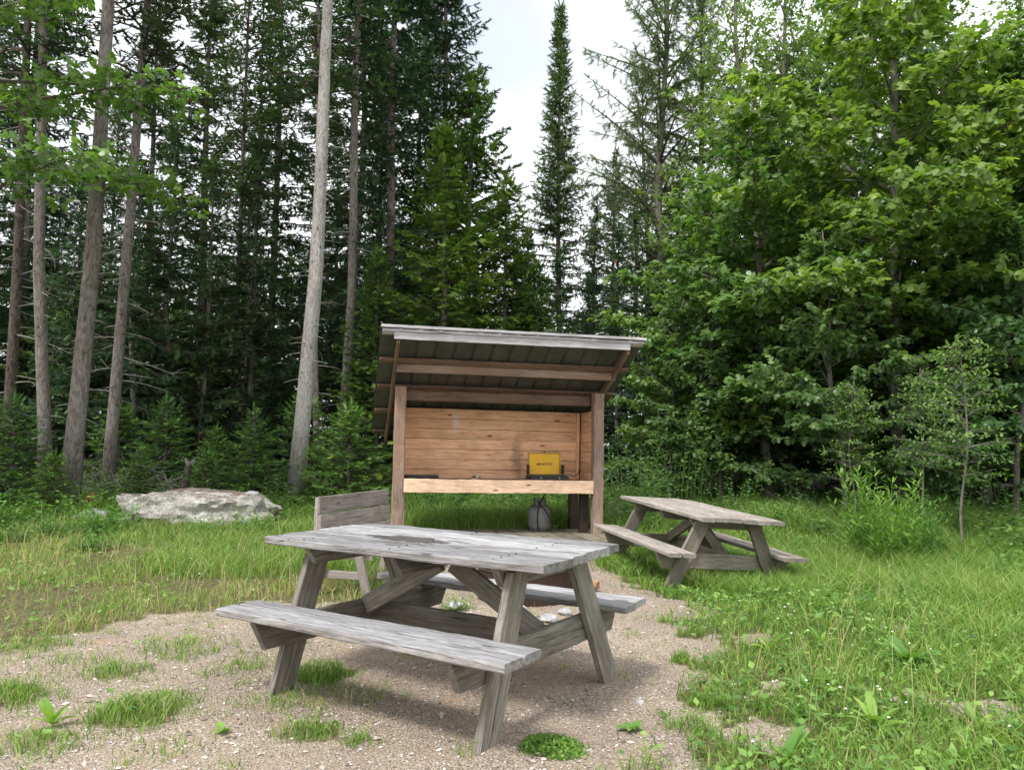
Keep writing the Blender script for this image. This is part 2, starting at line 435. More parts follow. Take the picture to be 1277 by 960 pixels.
gcol = mix(nt, gcol, (.50, .33, .19), math_(nt, 'MULTIPLY', sand, .55))
n5 = noise(nt, pos, 24, 6, .7)
soil = ramp(nt, n5, [(.35, (.05, .055, .025)), (.5, (.13, .12, .06)), (.68, (.27, .22, .14))])
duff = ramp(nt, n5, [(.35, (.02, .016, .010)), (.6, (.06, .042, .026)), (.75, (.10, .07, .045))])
gm = math_(nt, 'ADD', attr(nt, 'rnd'), math_(nt, 'MULTIPLY', math_(nt, 'SUBTRACT', noise(nt, pos, 18, 5, .7), .5), 1.0))
gmr = ramp(nt, gm, [(.35, (0, 0, 0)), (.6, (1, 1, 1))])
sf = N('ShaderNodeSeparateXYZ'); L_(nt, attr(nt, 'gc', 'Vector'), sf.inputs[0])
packed = ramp(nt, noise(nt, pos, 1.9, 7, .7, .6), [(.45, (0, 0, 0)), (.62, (1, 1, 1))])
gcol = mix(nt, gcol, mix(nt, (.30, .235, .18), (.42, .35, .28), n5), math_(nt, 'MULTIPLY', packed, .55))
lit = ramp(nt, noise(nt, pos, 38, 3, .6, 1.5), [(.68, (0, 0, 0)), (.72, (1, 1, 1))])
gcol = mix(nt, gcol, (.10, .065, .04), math_(nt, 'MULTIPLY', lit, .7))
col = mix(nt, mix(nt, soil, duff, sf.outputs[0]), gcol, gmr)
hh = math_(nt, 'ADD', math_(nt, 'MULTIPLY', va.outputs['Distance'], -1.0), math_(nt, 'MULTIPLY', n5, .9))
finish(nt, mix(nt, col, (1.0, .965, .91), 1.0, 'MULTIPLY'), .92, hh, .8, .012, .2)
M['ground'] = m
g = acc.build('ground', m, smooth=True); g['kind'] = 'structure'

# loose stones on the gravel
def in_view(x, y, pad=.06):
    return (y > 2.7) & (np.abs(x) < y * (.66 + pad) + .3)
n = 70000
px = rs.uniform(-3.6, 2.6, n); py = 2.7 + 6.8 * rs.rand(n) ** 1.5
k = (rs.rand(n) < gravel_mask(px, py) ** 1.5) & in_view(px, py)
px, py = px[k], py[k]; n = len(px)
octa = np.array([(1, 0, 0), (0, 1, 0), (-1, 0, 0), (0, -1, 0), (.1, .1, .7), (0, 0, -.6)], float)
octf = [[(0, 1, 4), (1, 2, 4), (2, 3, 4), (3, 0, 4), (1, 0, 5), (2, 1, 5), (3, 2, 5), (0, 3, 5)]]
ang = rs.rand(n) * 2 * PI
Xd = np.stack([np.cos(ang), np.sin(ang), rs.normal(0, .2, n)], -1)
Xf, Yf, Zf = frames(Xd, np.tile([0, 0, 1.], (n, 1)))
sz = np.clip(rs.lognormal(math.log(.0031), .6, n), .0015, .02)
S = np.stack([sz * rs.uniform(.6, 1, n), sz * rs.uniform(.9, 1.4, n), sz * rs.uniform(.6, .9, n)], -1)
V, Fs = inst(octa, octf, np.stack([px, py, gz(px, py) + sz * .25], -1), Xf, Yf, Zf, S)
acc = Acc(); acc.add(V, Fs, 0, np.repeat(rs.rand(n), 6))
m, nt, N = newmat('pebbles')
finish(nt, ramp(nt, attr(nt, 'rnd'), [(0, (.10, .085, .07)), (.25, (.30, .262, .228)), (.6, (.47, .42, .37)), (.95, (.58, .54, .49)), (.99, (.68, .66, .63)), (1, (.5, .33, .2))]), .85)
st = acc.build('gravel', m, smooth=False); tag(st, 'loose pinkish grey crushed stones covering the bare ground', 'gravel', kind='stuff')

# ------------------------------------------------------------------ grass
def blades(acc, x, y, h, w, lean=.35, rnd=None, z0=None):
    n = len(x)
    a = rs.rand(n) * 2 * PI; dx, dy = np.cos(a), np.sin(a)
    b = rs.rand(n) * 2 * PI; lx, ly = np.cos(b), np.sin(b)
    z = gz(x, y) - .005 if z0 is None else z0
    l1 = h * lean * rs.uniform(.1, .6, n); l2 = h * lean * rs.uniform(.7, 2.0, n)
    P = np.zeros((n, 5, 3))
    P[:, 0] = np.stack([x - dx * w / 2, y - dy * w / 2, z], -1)
    P[:, 1] = np.stack([x + dx * w / 2, y + dy * w / 2, z], -1)
    mx, my, mz = x + lx * l1, y + ly * l1, z + h * .58
    P[:, 2] = np.stack([mx + dx * w * .42, my + dy * w * .42, mz], -1)
    P[:, 3] = np.stack([mx - dx * w * .42, my - dy * w * .42, mz], -1)
    P[:, 4] = np.stack([x + lx * l2, y + ly * l2, z + h * np.clip(1.02 - .25 * lean * rs.rand(n), .6, 1)], -1)
    i = np.arange(n)[:, None] * 5
    r = rs.rand(n) if rnd is None else rnd
    acc.add(P.reshape(-1, 3), [i + np.array([[0, 1, 2, 3]]), i + np.array([[3, 2, 4]])], 0, np.repeat(r, 5))

SHX, SHY, SHYAW = -.148, 9.9, .21       # shelter
def blocked(x, y):
    c, s = math.cos(-SHYAW), math.sin(-SHYAW)
    u = (x - SHX) * c - (y - SHY) * s; v = (x - SHX) * s + (y - SHY) * c
    deck = (np.abs(u) < 1.5) & (v > -.95) & (v < .75)
    ring = np.hypot(x - .13, y - 6.6) < .5
    rock = ((x + 4.2) / 1.25) ** 2 + ((y - 11.6) / .75) ** 2 < 1
    return deck | ring | rock

acc = Acc()
def scatter(n, x0, x1, y0, y1, p=1.0):
    return rs.uniform(x0, x1, n), y0 + (y1 - y0) * rs.rand(n) ** p
# left lawn: fine, shortish, patchy, some dry
x, y = scatter(190000, -11, .2, 2.7, 13.0, 1.15)
pt = fbm(x * 1.1, y * 1.1, 21)
keep = in_view(x, y, .12) & (rs.rand(len(x)) > gravel_mask(x, y) * 1.05) & ~blocked(x, y) & (rs.rand(len(x)) < (sstep(.36, .60, pt) * .85 + .10) * (.6 + .5 * sstep(9, 12, y))) & (rs.rand(len(x)) < 4.6 / np.maximum(y, 3.2) * 1.1)
x, y, pt = x[keep], y[keep], pt[keep]
h = (.03 + .06 * rs.rand(len(x)) + .07 * (pt > .52) * rs.rand(len(x))) * (1 + .35 * sstep(9, 12, y))
h = h * np.where(gravel_mask(x, y) > .25, .65, 1)
dry = fbm(x * .8, y * .8, 31)
r = np.clip(rs.rand(len(x)) * .74 + .6 * sstep(.38, .58, dry) * rs.rand(len(x)) + .3 * (rs.rand(len(x)) < .14), 0, 1)
blades(acc, x, y, h, .0035 + .0006 * y, .45, r)
# right meadow: thick, taller, fresh
x, y = scatter(230000, .3, 12, 2.7, 13.5, 1.2)
keep = in_view(x, y, .12) & (rs.rand(len(x)) > gravel_mask(x, y) * 1.1) & ~blocked(x, y) & (rs.rand(len(x)) < 4.6 / np.maximum(y, 3.2) * 1.1)
x, y = x[keep], y[keep]
pt = fbm(x * 1.3, y * 1.3, 41)
edge = sstep(.0, 2.2, poly_dist(x, y, GP))
h = (.035 + .06 * rs.rand(len(x))) * (1 + 2.0 * edge * sstep(.3, .65, pt) + 1.1 * sstep(6.0, 8.5, y) + .9 * sstep(2.6, 4.2, x))
r = np.clip(rs.rand(len(x)) * .66 + .16 * (pt > .5) + .35 * (rs.rand(len(x)) < .035), 0, 1)
blades(acc, x, y, h, .004 + .0007 * y, .5, r)
# tufts
for tx, ty, rad, s_ in TUFTS:
    nn = int(4300 * rad * s_ * (1 if rad < .5 else .4))
    a = rs.rand(nn) * 2 * PI; q = rad * rs.rand(nn) ** .6
    rmod = .55 + 1.0 * hashn(a * 1.3 + tx * 9, a * 0 + ty * 7, 3) + rs.normal(0, .12, nn)
    x = tx + q * np.cos(a) * rmod; y = ty + q * np.sin(a) * .8 * rmod
    kk = rs.rand(nn) < .25 + 1.3 * (fbm(x * 9, y * 9, 12) - .3); x, y, q = x[kk], y[kk], q[kk]; nn = len(x)
    blades(acc, x, y, (.035 + .075 * (1 - q / rad) * (.5 + rs.rand(nn))) * (.6 + .5 * s_), np.full(nn, .0045), .5, np.clip(rs.rand(nn) * .75, 0, 1))
nn = 420; sx_ = rs.uniform(-3.6, 1.4, nn); sy_ = rs.uniform(2.9, 7.5, nn)
ok = (gravel_mask(sx_, sy_) > .4) & in_view(sx_, sy_) & (rs.rand(nn) < .25 + .9 * (sx_ < -.6) + .35 * (sx_ > .7)) & (fbm(sx_ * 1.6, sy_ * 1.6, 77) > .42)
for x_, y_ in zip(sx_[ok], sy_[ok]):
    m_ = rs.randint(4, 26); r_ = rs.uniform(.01, .06)
    blades(acc, x_ + rs.normal(0, r_, m_), y_ + rs.normal(0, r_, m_), rs.uniform(.015, .075, m_), np.full(m_, .004), .8, np.clip(rs.rand(m_) * 1.0, 0, 1))
x, y = scatter(9000, -10, 11, 3.2, 12, 1.0)
k = in_view(x, y, .1) & (gravel_mask(x, y) < .25) & ~blocked(x, y) & (fbm(x * .9, y * .9, 88) > .44) & (rs.rand(len(x)) < .55); x, y = x[k], y[k]
blades(acc, x, y, rs.uniform(.2, .42, len(x)), .0022 + .0005 * y, .35, rs.uniform(.8, 1, len(x)))
# tall grass round the legs of the far table and behind it, round the shelter
for (cx, cy, rad, nn, hh) in [(2.2, 7.3, .55, 2600, .26), (2.6, 8.4, .9, 5200, .3), (1.5, 8.4, .6, 2400, .2), (2.9, 7.2, .5, 1600, .26), (1.5, 9.6, .5, 2000, .28), (-2.3, 10.2, .6, 2000, .3),
                              (-.4, 11.2, 1.1, 5200, .34), (1.3, 11.2, 1.2, 4600, .36), (3.4, 8.0, 1.0, 4200, .32), (4.2, 6.6, .9, 3000, .3), (5.0, 8.0, 1.2, 4200, .36), (-2.6, 8.6, 1.3, 5200, .2), (-3.8, 10.4, 1.3, 4000, .2), (3.6, 5.0, .8, 2400, .2)]:
    a = rs.rand(nn) * 2 * PI; q = rad * rs.rand(nn) ** .5
    x = cx + q * np.cos(a); y = cy + q * np.sin(a)
    k = ~blocked(x, y); x, y = x[k], y[k]
    blades(acc, x, y, hh * rs.uniform(.45, 1.1, len(x)), np.full(len(x), .008), .5, np.clip(rs.rand(len(x)) * .85, 0, 1))
# forest edge grasses
x, y = scatter(26000, -12, 12, 11.0, 17, 1)
k = in_view(x, y, .1) & ~blocked(x, y); x, y = x[k], y[k]
blades(acc, x, y, .16 + .2 * rs.rand(len(x)), np.full(len(x), .014), .6, rs.rand(len(x)) * .5)
gr = acc.build('grass', M['grass']); tag(gr, 'rough green grass with dry stems growing round the gravel clearing', 'grass', kind='stuff')

# broad-leaved ground cover (clover, dandelion, plantain) mixed in the grass
kite = np.array([(0, 0, 0), (.32, .42, .05), (0, 1, -.02), (-.32, .42, .05)], float)
kitef = [[(0, 1, 2), (0, 2, 3)]]
def leafcards(acc, P, dirs, ups, size, rnd, T=kite, TF=kitef, mi=0):
    Xf, Yf, Zf = frames(dirs, ups)
    V, Fs = inst(T, TF, P, Xf, Yf, Zf, size)
    acc.add(V, Fs, mi, np.repeat(rnd, len(T)))
acc = Acc()
x1, y1 = scatter(60000, .3, 11, 2.7, 12.5, 1.2)
x2, y2 = scatter(34000, -11, 0, 2.7, 13, 1.0)
x = np.r_[x1, x2]; y = np.r_[y1, y2]
pt = fbm(x * 1.7, y * 1.7, 55)
k = in_view(x, y, .1) & (rs.rand(len(x)) > gravel_mask(x, y) * 1.15) & ~blocked(x, y) & (rs.rand(len(x)) < np.where(x > .2, sstep(.35, .6, pt) + .2, sstep(.48, .65, pt) * .7 + .08))
x, y = x[k], y[k]; n = len(x)
a = rs.rand(n) * 2 * PI
d = np.stack([np.cos(a), np.sin(a), rs.uniform(-.1, .7, n)], -1)
up = np.stack([rs.normal(0, .35, n), rs.normal(0, .35, n), np.ones(n)], -1)
P = np.stack([x, y, gz(x, y) + rs.uniform(.01, .09, n) * (1 + .8 * (x > 2))], -1)
leafcards(acc, P, d, up, np.clip(rs.lognormal(math.log(.026), .38, n), .012, .05) * (1 + .06 * y), np.clip(rs.rand(n) * .9, 0, 1))
gcv = acc.build('ground_cover', M['weed']); tag(gcv, 'low clover and broad leaved weeds mixed through the grass', 'ground cover', kind='stuff')

# white clover heads
acc = Acc(); n = 330
x, y = scatter(n * 2, .6, 6, 3.2, 9, .9); x3, y3 = scatter(60, -6, -1.5, 5.5, 9, 1)
x, y = np.r_[x, x3], np.r_[y, y3]
k = (gravel_mask(x, y) < .3) & in_view(x, y) & (fbm(x * 1.2, y * 1.2, 66) > .47); x, y = x[k], y[k]; n = len(x)
V, Fs = inst(octa, octf, np.stack([x, y, gz(x, y) + rs.uniform(.07, .15, n)], -1), np.tile([1., 0, 0], (n, 1)), np.tile([0, 1., 0], (n, 1)), np.tile([0, 0, 1.], (n, 1)), rs.uniform(.005, .010, n))
acc.add(V, Fs, 0)
fl = acc.build('clover_flowers', M['flower']); tag(fl, 'tiny white clover blossoms dotted through the grass', 'flowers', kind='stuff')

# ------------------------------------------------------------------ picnic tables
def make_table(label, loc, rot, feet_near, feet_far, far_shift, mt, mu, skew, block):
    t = thing('picnic_table', label, 'picnic table', loc)
    t.rotation_euler = rot
    H, HB = .76, .43
    bw = .1385; gap = .0095
    a = Acc()
    for i in range(6):
        y = -.44 + bw / 2 + i * (bw + gap) + .003
        board(a, (rs.uniform(-.006, .006) + skew * (y + .44), y, H - .019 + rs.uniform(-.0015, .0015)), (1, 0, 0), (0, 1, 0), 1.76 + rs.uniform(-.014, .008), bw, .038, jit=.0018, ch=.006)
    P0 = []
    for i in range(6):
        y = -.44 + bw / 2 + i * (bw + gap) + .003
        for xx in (-.60, 0, .60):
            for dy in (-.035, .035): P0.append((xx + skew * (y + .44) + rs.normal(0, .006), y + dy + rs.normal(0, .004), H - .003))
    P0 = np.array(P0); a.add(*prisms(P0, P0 + [0, 0, .0045], .0055, .005, 6), mi=1)
    b_ = np.arange(6) + 6; a.add((P0[:, None] + np.array([(0.0050 * math.cos(k_ * PI / 3), .0050 * math.sin(k_ * PI / 3), .0046) for k_ in range(6)])[None]).reshape(-1, 3), [np.arange(len(P0) * 6).reshape(-1, 6)], 1)
    a.build('tabletop', [mt, M['rust']], t)
    for s in (-1, 1):
        a = Acc(); c0 = -.735 + .135 / 2 if s < 0 else far_shift
        for j in range(2):
            board(a, (rs.uniform(-.008, .008) + (skew if s > 0 else 0), c0 + (j * .1425 if s < 0 else j * .1425), HB - .019 + rs.uniform(-.001, .001)), (1, 0, 0), (0, 1, 0), 1.755, .129, .038, jit=.0018, ch=.006)
        a.build('bench_seat', mt, t)
    for sx in (-1, 1):
        a = Acc(); y0, y1 = -.725, far_shift + .1425 + .06
        board(a, (sx * .598, (y0 + y1) / 2, HB - .038 - .072), (0, 1, 0), (0, 0, 1), y1 - y0, .14, .038, cut=(.075, .075))
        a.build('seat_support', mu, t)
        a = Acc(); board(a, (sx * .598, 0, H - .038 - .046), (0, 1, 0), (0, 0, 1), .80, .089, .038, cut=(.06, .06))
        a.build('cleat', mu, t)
        for (fy, ty) in ((feet_near, -.27), (feet_far, .27)):
            a = Acc(); top = np.array([sx * .638, ty, H - .060]); bot = np.array([sx * .638, fy, -.05])
            d = top - bot; L = np.linalg.norm(d); sl = math.tan(math.atan2(d[1], d[2]))
            ay = np.array([0, 1, 0.])
            board(a, (top + bot) / 2, d, ay, L, .14, .038, sh=sl)
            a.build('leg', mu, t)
        a = Acc(); p0 = np.array([sx * .565, .03, .36]); p1 = np.array([sx * .045, .03, H - .115])
        board(a, (p0 + p1) / 2, p1 - p0, (0, 0, 1), np.linalg.norm(p1 - p0), .10, .038)
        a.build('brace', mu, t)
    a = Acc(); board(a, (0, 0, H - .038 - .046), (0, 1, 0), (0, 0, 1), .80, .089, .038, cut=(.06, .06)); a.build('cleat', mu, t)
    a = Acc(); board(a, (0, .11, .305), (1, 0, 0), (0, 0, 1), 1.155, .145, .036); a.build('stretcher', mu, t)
    return t

# first table gets its own top material with the charred patch burnt into two boards
def stained(base):
    m = M[base].copy(); m.name = base + '_scorched'; nt = m.node_tree
    p = [q for q in nt.nodes if q.type == 'BSDF_PRINCIPLED'][0]
    src = p.inputs['Base Color'].links[0].from_socket
    tc = nt.nodes.new('ShaderNodeTexCoord').outputs['Object']
    mp = nt.nodes.new('ShaderNodeMapping'); L_(nt, tc, mp.inputs['Vector'])
    mp.inputs['Location'].default_value = (.20 / .30, .06 / .095, 0); mp.inputs['Scale'].default_value = (1 / .30, 1 / .095, 0)
    ln = nt.nodes.new('ShaderNodeVectorMath'); ln.operation = 'LENGTH'; L_(nt, mp.outputs[0], ln.inputs[0])
    v = math_(nt, 'ADD', ln.outputs['Value'], math_(nt, 'MULTIPLY', math_(nt, 'SUBTRACT', noise(nt, tc, 18, 4), .5), .9))
    f = ramp(nt, v, [(.8, (1, 1, 1)), (1.1, (0, 0, 0))])
    L_(nt, mix(nt, src, (.06, .052, .048), math_(nt, 'MULTIPLY', f, .9)), p.inputs['Base Color'])
    return m
M['silver_top'] = stained('silver')
t1 = make_table('silver grey weathered picnic table on the gravel with a dark scorched patch on its top', (-.352, 4.122, 0), (0, 0, R(-33.3)),
                -.52, .68, .60, M['silver_top'], M['silver_under'], -.09, False)
x2, y2, z2, yaw2, tx2, ty2 = 1.833, 8.071, -.109, -1.281, -.067, .05
t2 = make_table('brownish picnic table tilting in tall grass beside the cooking shelter', (x2, y2, z2), (0, 0, 0), -.62, .62, .53, M['brown'], M['brown_under'], 0, True)
t2.matrix_world = Matrix.Translation((x2, y2, z2)) @ Matrix.Rotation(yaw2, 4, 'Z') @ Matrix.Rotation(tx2, 4, 'X') @ Matrix.Rotation(ty2, 4, 'Y')

# ------------------------------------------------------------------ bench with a backrest, beside the fire ring
def make_bench():
    u = unit(np.array([.383, 1.2])); ang = math.atan2(u[1], u[0])
    t = thing('backed_bench', 'grey board bench with a tall plank back behind the silver table', 'bench', (-1.6, 6.6, 0), ang)
    # local x along the bench, local -y toward the seat side
    m = M['bench']
    a = Acc()
    for i in range(3): board(a, (.63, .02 + i * -.012, .745 - i * .150), (1, 0, 0), (0, 0, 1), 1.27, .143, .03)
    a.build('backrest', m, t)
    a = Acc()
    for i in range(3): board(a, (.63, -.10 - i * .135, .385), (1, 0, 0), (0, 1, 0), 1.24, .125, .032)
    a.build('seat', m, t)
    for x in (.03, 1.22):
        a = Acc(); board(a, (x, .045, .56), (0, -.02, .52), (1, 0, 0), .50, .07, .036); a.build('back_post', m, t)
        a = Acc(); board(a, (x, .01, .16), (0, -.10, .42), (0, 1, 0), .44, .07, .036); a.build('leg', m, t)
        a = Acc(); board(a, (x, -.40, .16), (0, .10, .42), (0, 1, 0), .44, .07, .036); a.build('leg', m, t)
        a = Acc(); board(a, (x + .036, -.20, .17), (0, 1, 0), (0, 0, 1), .42, .065, .03); a.build('stretcher', m, t)
        a = Acc(); board(a, (x + .036, -.22, .335), (0, 1, 0), (0, 0, 1), .48, .065, .03); a.build('seat_support', m, t)
    return t
make_bench()

# ------------------------------------------------------------------ cooking shelter
sh = thing('cooking_shelter', 'open timber cooking shelter with sloping metal roof and orange plank back wall', 'shelter', (SHX, SHY, 0))
sh.matrix_world = Matrix.Translation((SHX, SHY, 0)) @ Matrix.Rotation(SHYAW, 4, 'Z') @ Matrix.Rotation(.012, 4, 'Y')
HW = 1.218; ZC = .826; ZW = 1.744; DW = .662; ZF = 2.589; OA = .899; SL = .498; OB = 1.442; RL = .372
def roofz(y): return ZF - SL * (y + OA)
PW = .135
for sx in (-1, 1):
    a = Acc(); board(a, (sx * (HW + PW / 2), 0, (1.97 - .2) / 2), (0, 0, 1), (1, 0, 0), 2.17, PW, PW, ch=.010, jit=.003); a.build('post', M['post'], sh)
    zr = roofz(DW + .1) - .10
    a = Acc(); board(a, (sx * (HW + PW / 2 - .09), DW + .10, zr / 2 - .05), (0, 0, 1), (1, 0, 0), zr + .1, .12, .12, ch=.010, jit=.003); a.build('post', M['darkwood'] if sx > 0 else M['post'], sh)
# back wall, side walls, corner battens
def plank_wall(name, p0, p1, z0, z1, n, mat, th=.022):
    a = Acc(); p0 = np.array(p0, float); p1 = np.array(p1, float); d = p1 - p0; L = np.linalg.norm(d); hgt = (z1 - z0) / n
    for i in range(n):
        c = (p0 + p1) / 2; board(a, (c[0], c[1], z0 + hgt * (i + .5)), (d[0], d[1], 0), (0, 0, 1), L, hgt - .004, th, jit=.0008, ch=.003)
    return a.build(name, mat, sh)
def back_mat():
    m = M['pine'].copy(); m.name = 'orange_pine_smoked'; nt = m.node_tree
    p = [q for q in nt.nodes if q.type == 'BSDF_PRINCIPLED'][0]; src = p.inputs['Base Color'].links[0].from_socket
    tc = nt.nodes.new('ShaderNodeTexCoord').outputs['Object']
    def blot(c, s, e0, e1, amp, sc):
        mp = nt.nodes.new('ShaderNodeMapping'); L_(nt, tc, mp.inputs['Vector'])
        mp.inputs['Location'].default_value = (-c[0] / s[0], 0, -c[1] / s[1]); mp.inputs['Scale'].default_value = (1 / s[0], 0, 1 / s[1])
        ln = nt.nodes.new('ShaderNodeVectorMath'); ln.operation = 'LENGTH'; L_(nt, mp.outputs[0], ln.inputs[0])
        v = math_(nt, 'ADD', ln.outputs['Value'], math_(nt, 'MULTIPLY', math_(nt, 'SUBTRACT', noise(nt, tc, sc, 5, .7), .5), amp))
        return ramp(nt, v, [(e0, (1, 1, 1)), (e1, (0, 0, 0))])
    c = mix(nt, src, (.20, .14, .10), math_(nt, 'MULTIPLY', blot((.36, 1.10), (.09, .34), .4, 1.1, 2.4, 9), .6))
    c = mix(nt, c, (.72, .56, .46), math_(nt, 'MULTIPLY', blot((-.50, 1.60), (.05, .20), .5, 1.0, 1.6, 16), .8))
    L_(nt, c, p.inputs['Base Color']); return m
plank_wall('back_wall', (-HW - .05, DW), (HW + .02, DW), .80, ZW, 7, back_mat())
def sidewall(sx):
    a = Acc(); n = 7; hgt = (ZW - .80) / n; x = sx * (HW + .045)
    for i in range(n):
        board(a, (x, (PW / 2 + DW) / 2 + .005, .80 + hgt * (i + .5)), (0, 1, 0), (0, 0, 1), DW - PW / 2 - .02, hgt - .004, .022, jit=.0008, ch=.003)
    a.build('side_wall', M['pine'], sh)
for sx in (-1, 1): sidewall(sx)
a = Acc(); board(a, (HW - .01, DW - .035, 1.27), (0, 0, 1), (1, 0, 0), .92, .04, .035); a.build('corner_batten', M['pine'], sh)
# counter, apron and rails
a = Acc()
for i in range(4): board(a, (0, -.03 + .075 + i * .158, ZC - .016), (1, 0, 0), (0, 1, 0), 2 * HW - .01, .154, .03, rnd=.2 + .2 * i)
a.build('counter', M['purlin'], sh)
a = Acc(); board(a, (0, -.058, ZC - .075), (1, 0, 0), (0, 0, 1), 2 * HW - .004, .165, .032, jit=.004, ch=.006); a.build('apron', M['apron'], sh)
a = Acc(); board(a, (0, DW - .06, ZC - .10), (1, 0, 0), (0, 0, 1), 2 * HW - .1, .12, .035); a.build('back_rail', M['darkwood'], sh)
# roof: purlins on rafters, ribbed sheet, fascia
sd = np.array([0, 1, -SL]); sdn = unit(sd); un = np.array([0, SL, 1.]) / math.hypot(1, SL)
for sx in (-1, 1):
    a = Acc(); y0, y1 = -OA + .08, OB - .04; c = np.array([sx * (HW + PW + .03), (y0 + y1) / 2, roofz((y0 + y1) / 2) - .105])
    board(a, c, sd, (0, SL, 1), (y1 - y0) * math.hypot(1, SL), .10, .036); a.build('rafter', M['purlin'], sh)
WX = HW + RL
for i, f in enumerate((.02, .255, .50, .745, .985)):
    y = -OA + .02 + f * (OA + OB - .05)
    a = Acc(); c = np.array([0, y, roofz(y)]) - un * .030
    board(a, c, (1, 0, 0), sdn, 2 * WX - .04, .085, .036); a.build('purlin', M['fascia'] if i == 0 else M['purlin'], sh)
a = Acc(); board(a, (-.02, -OA + .045, roofz(-OA) - .098), (1, 0, 0), (0, 0, 1), 2 * HW + .40, .092, .036); a.build('fascia', M['fascia'], sh)
a = Acc(); board(a, (.01, -.26, 2.175), (1, 0, 0), (0, 0, 1), 2 * HW + .38, .10, .06, ch=.01); a.build('header_beam', M['post'], sh)
a = Acc(); board(a, (0, .13, 1.872), (1, 0, 0), (0, 0, 1), 2 * HW - .01, .13, .06, ch=.012); a.build('header_beam', M['purlin'], sh)
a = Acc()
prof = []; x = -WX
while x < WX - .001:
    prof += [(x, 0), (x + .185, 0), (x + .20, .019), (x + .215, .019)]; x += .2295
prof = [p for p in prof if p[0] <= WX] + [(WX, 0)]
prof = np.array(prof); Ls = (OA + OB) * math.hypot(1, SL); n = len(prof)
o0 = np.array([0, -OA, roofz(-OA)]) + un * -.0
rows = []
for s in (0, Ls):
    for t_ in (0, .0025):
        rows.append(o0 + sdn * s + prof[:, :1] * np.array([1., 0, 0]) + (prof[:, 1:2] + t_ + .004) * un)
V = np.concatenate(rows); i = np.arange(n - 1)
Fr = [np.stack([i, i + 1, i + 1 + 2 * n, i + 2 * n], -1), np.stack([i + n, i + 3 * n, i + 1 + 3 * n, i + 1 + n], -1), np.stack([i, i + n, i + 1 + n, i + 1], -1), np.stack([i + 2 * n, i + 1 + 2 * n, i + 1 + 3 * n, i + 3 * n], -1)]
a.add(V, Fr); a.build('metal_roof', M['roof_metal'], sh)
# drip edge board in front of the sheet
a = Acc(); board(a, (0, -OA - .012, ZF - .006), (1, 0, 0), (0, 0, 1), 2 * WX, .032, .02, jit=.0008); a.build('edge_trim', M['fascia'], sh)
# floor
a = Acc(); n = 12
for i in range(n):
    w_ = (2 * HW + .5) / n
    board(a, (-HW - .25 + w_ * (i + .5), -.15, .14), (0, 1, 0), (1, 0, 0), 1.45, w_ - .022, .03)
a.build('deck', M['deck'], sh)
a = Acc()
for y in (-.80, .5): board(a, (0, y, .05), (1, 0, 0), (0, 0, 1), 2 * HW + .46, .15, .08, ch=.012)
a.build('deck_beam', M['purlin'], sh)
a = Acc(); board(a, (HW - .06, .16, .46), (0, 0, 1), (1, 0, 0), .60, .11, .09); a.build('counter_leg', M['darkwood'], sh)

def at_sh(x, y, z):
    c, s = math.cos(SHYAW), math.sin(SHYAW)
    X_ = x * math.cos(.012) + z * math.sin(.012); Z_ = -x * math.sin(.012) + z * math.cos(.012)
    return (SHX + X_ * c - y * s, SHY + X_ * s + y * c, Z_)

# ------------------------------------------------------------------ camp stove
def boxacc(a, c, s, mi=0, ch=.004):
    board(a, c, (1, 0, 0), (0, 1, 0), s[0], s[1], s[2], jit=0, ch=ch, mi=mi, step=10)
stv = thing('camp_stove', 'open yellow camping stove with black burner tray standing on the shelter counter', 'camp stove', at_sh(.655, .16, ZC + .002), SHYAW)
SW = .50
a = Acc(); boxacc(a, (0, 0, .035), (SW, .30, .05)); a.build('stove_body', M['black'], stv)
a = Acc(); boxacc(a, (0, .155, .20), (.42, .014, .30), ch=.006)
o = a.build('lid', M['yellow'], stv)
a = Acc()
for c, s in (((0, .150, .352), (.44, .03, .014)), ((-.213, .150, .20), (.012, .03, .30)), ((.213, .150, .20), (.012, .03, .30))): boxacc(a, c, s, ch=.003)
a.build('lid_rim', M['brass'], o)
for sx in (-1, 1):
    a = Acc(); board(a, (sx * .235, .085, .135), (0, 1, 0), (0, 0, 1), .14, .13, .008, jit=0, ch=.002); a.build('wind_flap', M['black'], stv)
a = Acc()
for gx in (-.12, .12):
    for i in range(5): P0 = [(gx - .09 + i * .045, -.12, .075)]; P1 = [(gx - .09 + i * .045, .11, .075)]; a.add(*prisms(P0, P1, .004, .004, 4))
    for i in range(4): P0 = [(gx - .10, -.11 + i * .07, .071)]; P1 = [(gx + .10, -.11 + i * .07, .071)]; a.add(*prisms(P0, P1, .004, .004, 4))
a.build('grate', M['tank'], stv)
for gx in (-.12, .12):
    th_ = np.linspace(0, 2 * PI, 17)
    a = Acc(); a.add(*tube([(gx, 0, .055), (gx, 0, .068)], [.038, .034], 14)); a.build('burner', M['tank'], stv)
    a = Acc(); a.add(*tube([(gx, -.148, .035), (gx, -.172, .035)], [.016, .014], 10)); a.build('knob', M['tank'], stv)
a = Acc(); a.add(*tube([(0, .152, .358), (0, .152, .376)], [.012, .009], 8)); a.build('latch', M['black'], stv)
cu = bpy.data.curves.new('lettering', 'FONT'); cu.body = 'MARTIN'; cu.size = .048; cu.offset = .0006; cu.extrude = .001; cu.align_x = 'CENTER'; cu.align_y = 'CENTER'; cu.shear = .3; cu.space_character = 1.1
cu.materials.append(M['letters'])
tmp = bpy.data.objects.new('lettering_curve', cu); C.objects.link(tmp)
me_l = bpy.data.meshes.new_from_object(tmp.evaluated_get(bpy.context.evaluated_depsgraph_get())); bpy.data.objects.remove(tmp)
